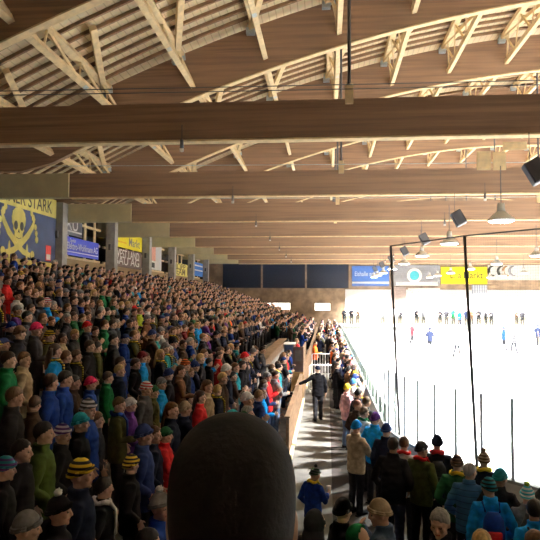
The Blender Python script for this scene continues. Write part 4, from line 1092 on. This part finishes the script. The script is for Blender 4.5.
for px, py, var, jk, hd, sc_, lb in ST:
    p, h, i = stand_hero(px, py)
    for _ in range(12):
        hit = [b_ for a_, b_, _r in taken if (p.x-a_)**2+(p.y-b_)**2 < 0.15]
        if not hit: break
        p.y += 0.12 if p.y >= hit[0] else -0.12
    if 'turned back' in lb: rz = -60
    else: rz = -72+random.uniform(-10, 10)
    person(p, D_(rz), h, var, jk, hd, lb, GR_STAND, 'charcoal', sc_, False, random.choice([0, 1]))
    taken.append((p.x, p.y, 0.40)); used.add(lb); n_ind += 1

# the photographer's neighbour in front: a big dark head
p = on_level(233, 404, 3.925); hh = 1.80
p = Vector((p.x, p.y, 2.07)); sc_h = (3.925-2.07)/1.80
fg = person(p, D_(4), 1.77*sc_h, 'pockets', 'black', ('hair', 'black'), 'big dark head of the person right in front, seen from behind', None, 'black', None, True, 2)
for c_ in list(fg.children):
    if c_.name.startswith('hair'): bpy.data.objects.remove(c_)
part('knit_cap', HW['knit_cap'], fg, mat('knit_brownblack', (0.008, 0.006, 0.005), 0.95, 0.3, 90, bump=0.08), V['pockets']['H'])
taken.append((p.x, p.y, 0.5))

JW = [('black', 26), ('charcoal', 14), ('dark navy', 14), ('dark brown', 9), ('dark grey', 8), ('navy blue', 6), ('royal blue', 4), ('olive', 4), ('dark green', 3), ('maroon', 3), ('red', 2.5), ('grey', 4), ('beige', 2.5), ('teal', 2), ('purple', 1.5), ('orange', 0.6), ('white', 1), ('bright blue', 1.5), ('brown', 3), ('pale pink', 0.8), ('green', 1)]
HWT = [(('hair', 'dark brown'), 24, 'dark brown hair'), (('hair', 'black'), 13, 'black hair'), (('hair', 'brown'), 10, 'brown hair'), (('hair', 'light brown'), 7, 'light brown hair'), (('hair', 'blond'), 4, 'blond hair'), (('hair', 'grey'), 4, 'grey hair'),
 (('long_hair', 'dark brown'), 6, 'long dark hair'), (('long_hair', 'blond'), 3, 'long blond hair'), (('long_hair', 'brown'), 4, 'long brown hair'), (('beanie', 'black'), 9, 'black beanie'), (('beanie', 'grey'), 4, 'grey beanie'), (('beanie', 'navy blue'), 4, 'navy beanie'),
 (('beanie', 'black', 'yellow'), 3, 'black and yellow beanie'), (('beanie', 'white', 'red'), 1.2, 'red and white beanie'), (('beanie', 'beige'), 2, 'beige beanie'), (('beanie', 'dark green'), 1.5, 'dark green beanie'), (('cap', 'black'), 2, 'black cap'), (('cap', 'navy blue'), 1.5, 'navy cap'),
 (('cap', 'red'), 0.8, 'red cap'), (('hood',), 3, 'hood up'), (('beanie', 'brown'), 2, 'brown beanie'), (('beanie', 'purple', None, 'white'), 0.8, 'purple bobble beanie'), (('beanie', 'grey', None, 'white'), 1.5, 'grey bobble beanie')]
def pick(tab):
    t_ = random.random()*sum(x[1] for x in tab)
    for x in tab:
        t_ -= x[1]
        if t_ <= 0: return x
    return tab[-1]

def in_view(p, h):
    v = Vector((p[0], p[1], p[2]+h))-Vector((0, 0, CAM_Z)); d = v.dot(F)
    if d < 2: return False
    x = 270+FPX*v.dot(RR)/d; y = 270-FPX*v.dot(UU)/d
    return -12 < x < 552 and y < 546, d
cand = []
for i in range(14):
    y = 2.6+random.random()*0.5
    while y < 63:
        x = ROWX[i]+random.uniform(-0.12, 0.12); yy = y+random.uniform(-0.08, 0.08)
        y += random.uniform(0.46, 0.60)
        if i in (1, 2) and 20.6 < yy < 38.4: continue           # kept free by the wooden ledge
        if i == 0 and (23.6 < yy < 28.5): continue              # the booth
        if i == 0 and 28 < yy < 38 and random.random() < 0.6: continue
        cand.append((x, yy, ROWZ[i], -70+random.uniform(-22, 18), i))
for lane, (x, y0, gap) in enumerate(((0.86, 12.2, 0.52), (0.40, 22.5, 0.6))):
    y = y0
    while y < 57:
        cand.append((x+random.uniform(-0.1, 0.1), y+random.uniform(-0.1, 0.1), 0.0, -62+random.uniform(-25, 20), -1-lane)); y += gap*random.uniform(0.85, 1.2)
y = 38.0
while y < 65:
    x = -0.42
    while x < 1.0:
        if y > 57.8 or x < 0.3: cand.append((x+random.uniform(-0.1, 0.1), y+random.uniform(-0.1, 0.1), 0.0, -40+random.uniform(-40, 40), -3))
        x += 0.62
    y += 0.75
x = 1.7
while x < 24:
    cand.append((x, 58.7+random.uniform(-0.15, 0.15), 1.4, 180+random.uniform(-30, 30), -4))
    x += random.choice([0.5, 0.6, 0.7, 1.6, 2.4])
sel = []
for c_ in cand:
    if c_[4] < 0 and c_[4] > -4 and c_[0] < 0.6 and any(abs(c_[1]-g_) < 0.5 for g_ in (26.3, 31.5)): continue
    if any((c_[0]-a_)**2+(c_[1]-b_)**2 < r_*r_ for a_, b_, r_ in taken): continue
    iv = in_view(c_[:3], 1.7)
    if not iv or not iv[0]: continue
    sel.append((iv[1], c_))
sel.sort(key=lambda q: q[0])
N_IND = 300
near = sel[:max(0, N_IND-n_ind)]; far = sel[len(near):]
for d, (x, y, z, rz, row) in near:
    for _ in range(400):
        jk = pick(JW)[0]; hw = pick(HWT); sc_ = None
        if hw[0][0] == 'hood' : hd = ('hood', jk)
        else: hd = hw[0]
        if random.random() < 0.12: sc_ = ('yellow', 'black', 9)
        s_ = ', yellow scarf' if sc_ else ''
        if row >= 0: lb = 'spectator with %s, %s jacket%s, %s row above the parapet' % (hw[2], jk, s_, ORD[row])
        else: lb = 'spectator with %s, %s jacket%s, standing along the rink boards' % (hw[2], jk, s_)
        if lb not in used: break
    used.add(lb)
    h = random.uniform(1.62, 1.86)
    person((x, y, z), D_(rz), h, random.choice(VN), jk, hd, lb, GR_STAND if row >= 0 else GR_GLASS, random.choice(['charcoal', 'black', 'denim', 'dark navy']), sc_, row < 0, random.choice([0, 0, 1, 1, 2]))

# everyone farther off, beyond counting: one mesh of simple figures
def template(kind):
    b = bmesh.new()
    tube(b, [(0, 0, 0.78), (0, 0, 1.0), (0, 0, 1.30), (0, 0, 1.42), (0, 0, 1.50)], [(0.19, 0.13), (0.19, 0.14), (0.21, 0.14), (0.19, 0.12), (0.07, 0.07)], 8, mi=1)
    tube(b, [(0, 0, 1.46), (0, 0.01, 1.58)], [0.055, 0.055], 6, mi=0)
    ball(b, (0, 0.012, 1.64), (0.074, 0.092, 0.112), 10, 7, mi=0)
    ball(b, (0, 0.108, 1.625), (0.012, 0.016, 0.02), 5, 4, mi=0)
    for sg in (1, -1):
        tube(b, [(0.095*sg, 0, 0.9), (0.10*sg, 0.02, 0.5), (0.105*sg, 0, 0.06)], [0.095, 0.07, 0.06], 6, mi=3)
        tube(b, [(0.105*sg, -0.08, 0.04), (0.11*sg, 0.16, 0.03)], [(0.045, 0.04), (0.045, 0.025)], 6, (0, 0, 1), mi=3)
        if kind % 2: el, wr = (0.29*sg, -0.05, 1.14), (0.2*sg, 0.13, 1.0)
        else: el, wr = (0.27*sg, 0.06, 1.16), (0.08*sg, 0.30, 1.2)
        tube(b, [(0.15*sg, 0, 1.40), el, wr], [0.07, 0.058, 0.045], 6, mi=1)
        ball(b, Vector(wr)+(Vector(wr)-Vector(el)).normalized()*0.05, 0.042, 6, 5, mi=0)
    me = bpy.data.meshes.new('t'); 
    c = Vector((0, -0.004, 1.665)); h = bmesh.new(); ball(h, c, (0.085, 0.106, 0.115), 10, 8, mi=2)
    for v in h.verts:
        lim = 1.665+0.3*v.co.y if kind < 2 else 1.65+0.75*v.co.y
        if v.co.z < lim: v.co = c+(v.co-c)*0.75
    h.to_mesh(me); h.free(); b.from_mesh(me); bpy.data.meshes.remove(me)
    if kind == 3: tube(b, [(0, -0.08, 1.66), (0, -0.115, 1.4)], [(0.085, 0.04), (0.07, 0.03)], 8, mi=2)
    b.verts.ensure_lookup_table(); b.verts.index_update()
    vs = [v.co.copy() for v in b.verts]; fs = [([v.index for v in f.verts], f.material_index) for f in b.faces]
    b.free(); return vs, fs
TPL = [template(k) for k in range(4)]
pal = []; pidx = {}
def pi(m_):
    if m_.name not in pidx: pidx[m_.name] = len(pal); pal.append(m_)
    return pidx[m_.name]
verts = []; faces = []; mis = []
for d, (x, y, z, rz, row) in far:
    hw = pick(HWT); jk = pick(JW)[0]
    if hw[0][0] == 'hood': kd = 0; hm = cloth(jk)
    elif hw[0][0] in ('hair', 'long_hair'): kd = 3 if hw[0][0] == 'long_hair' else 2; hm = hairm(hw[0][1])
    else: kd = random.choice([0, 1]); hm = cloth(hw[0][1])
    vs, fs = TPL[kd]; k = random.uniform(0.92, 1.06)
    ca, sa = math.cos(D_(rz))*k, math.sin(D_(rz))*k; o_ = len(verts)
    verts += [(x+v.x*ca-v.y*sa, y+v.x*sa+v.y*ca, z+v.z*k) for v in vs]
    ids = [pi(random.choice(SKIN[:2])), pi(cloth(jk)), pi(hm), pi(cloth('charcoal'))]
    for f, mi in fs: faces.append([o_+q for q in f]); mis.append(ids[mi])
me = bpy.data.meshes.new('distant_crowd'); me.from_pydata(verts, [], faces)
for m_ in pal: me.materials.append(m_)
me.polygons.foreach_set('material_index', mis)
me.polygons.foreach_set('use_smooth', [True]*len(mis)); me.update()
o = bpy.data.objects.new('distant_crowd', me); C.objects.link(o)
tag(o, 'dense crowd of distant spectators filling the far stand and far end', 'crowd', None, 'stuff')

# hockey players out on the ice
V['skating'] = make_variant('skating', (HOLD, HOLD), 0, -10, stride=0.22, voxel=0.02)
for k, (px, py, col, lb) in enumerate(((430, 352, 'dark navy', 'skater in dark jersey nearest the net pole'), (504, 350, 'royal blue', 'skater in blue jersey, left of the close pair'), (514, 354, 'dark grey', 'skater in dark grey jersey, right of the close pair'),
                                 (538, 346, 'dark navy', 'skater in dark jersey by the picture edge'), (412, 344, 'maroon', 'skater in maroon jersey farthest along the ice'), (457, 357, 'grey', 'skater in grey jersey behind the middle net pole'))):
    p = on_level(px, py, 0.015)
    o = person((p.x, p.y, 0.0125), D_(60*k), 1.85, 'skating', col, ('helmet', col), lb, 'hockey players on the ice', 'black', None, True, 0, name='hockey_player', cat='hockey player')
    M_ = Matrix.Translation(o.location) @ Matrix.Rotation(o.rotation_euler.z, 4, 'Z')
    bm = bmesh.new(); tube(bm, [(0.12, 0.40, 1.20), (0.25, 0.95, 0.06)], [0.014, 0.014], 6); box(bm, 0.22, 0.27, 0.93, 1.22, 0.002, 0.075, 0.004)
    s_ = obj('hockey_stick', bm, mat('stick', (0.12, 0.08, 0.05), 0.6)); s_.matrix_world = M_
    tag(s_, 'hockey stick held by the ' + lb, 'hockey stick', 'hockey sticks on the ice')
print('individuals', n_ind+len(near), 'far', len(far))
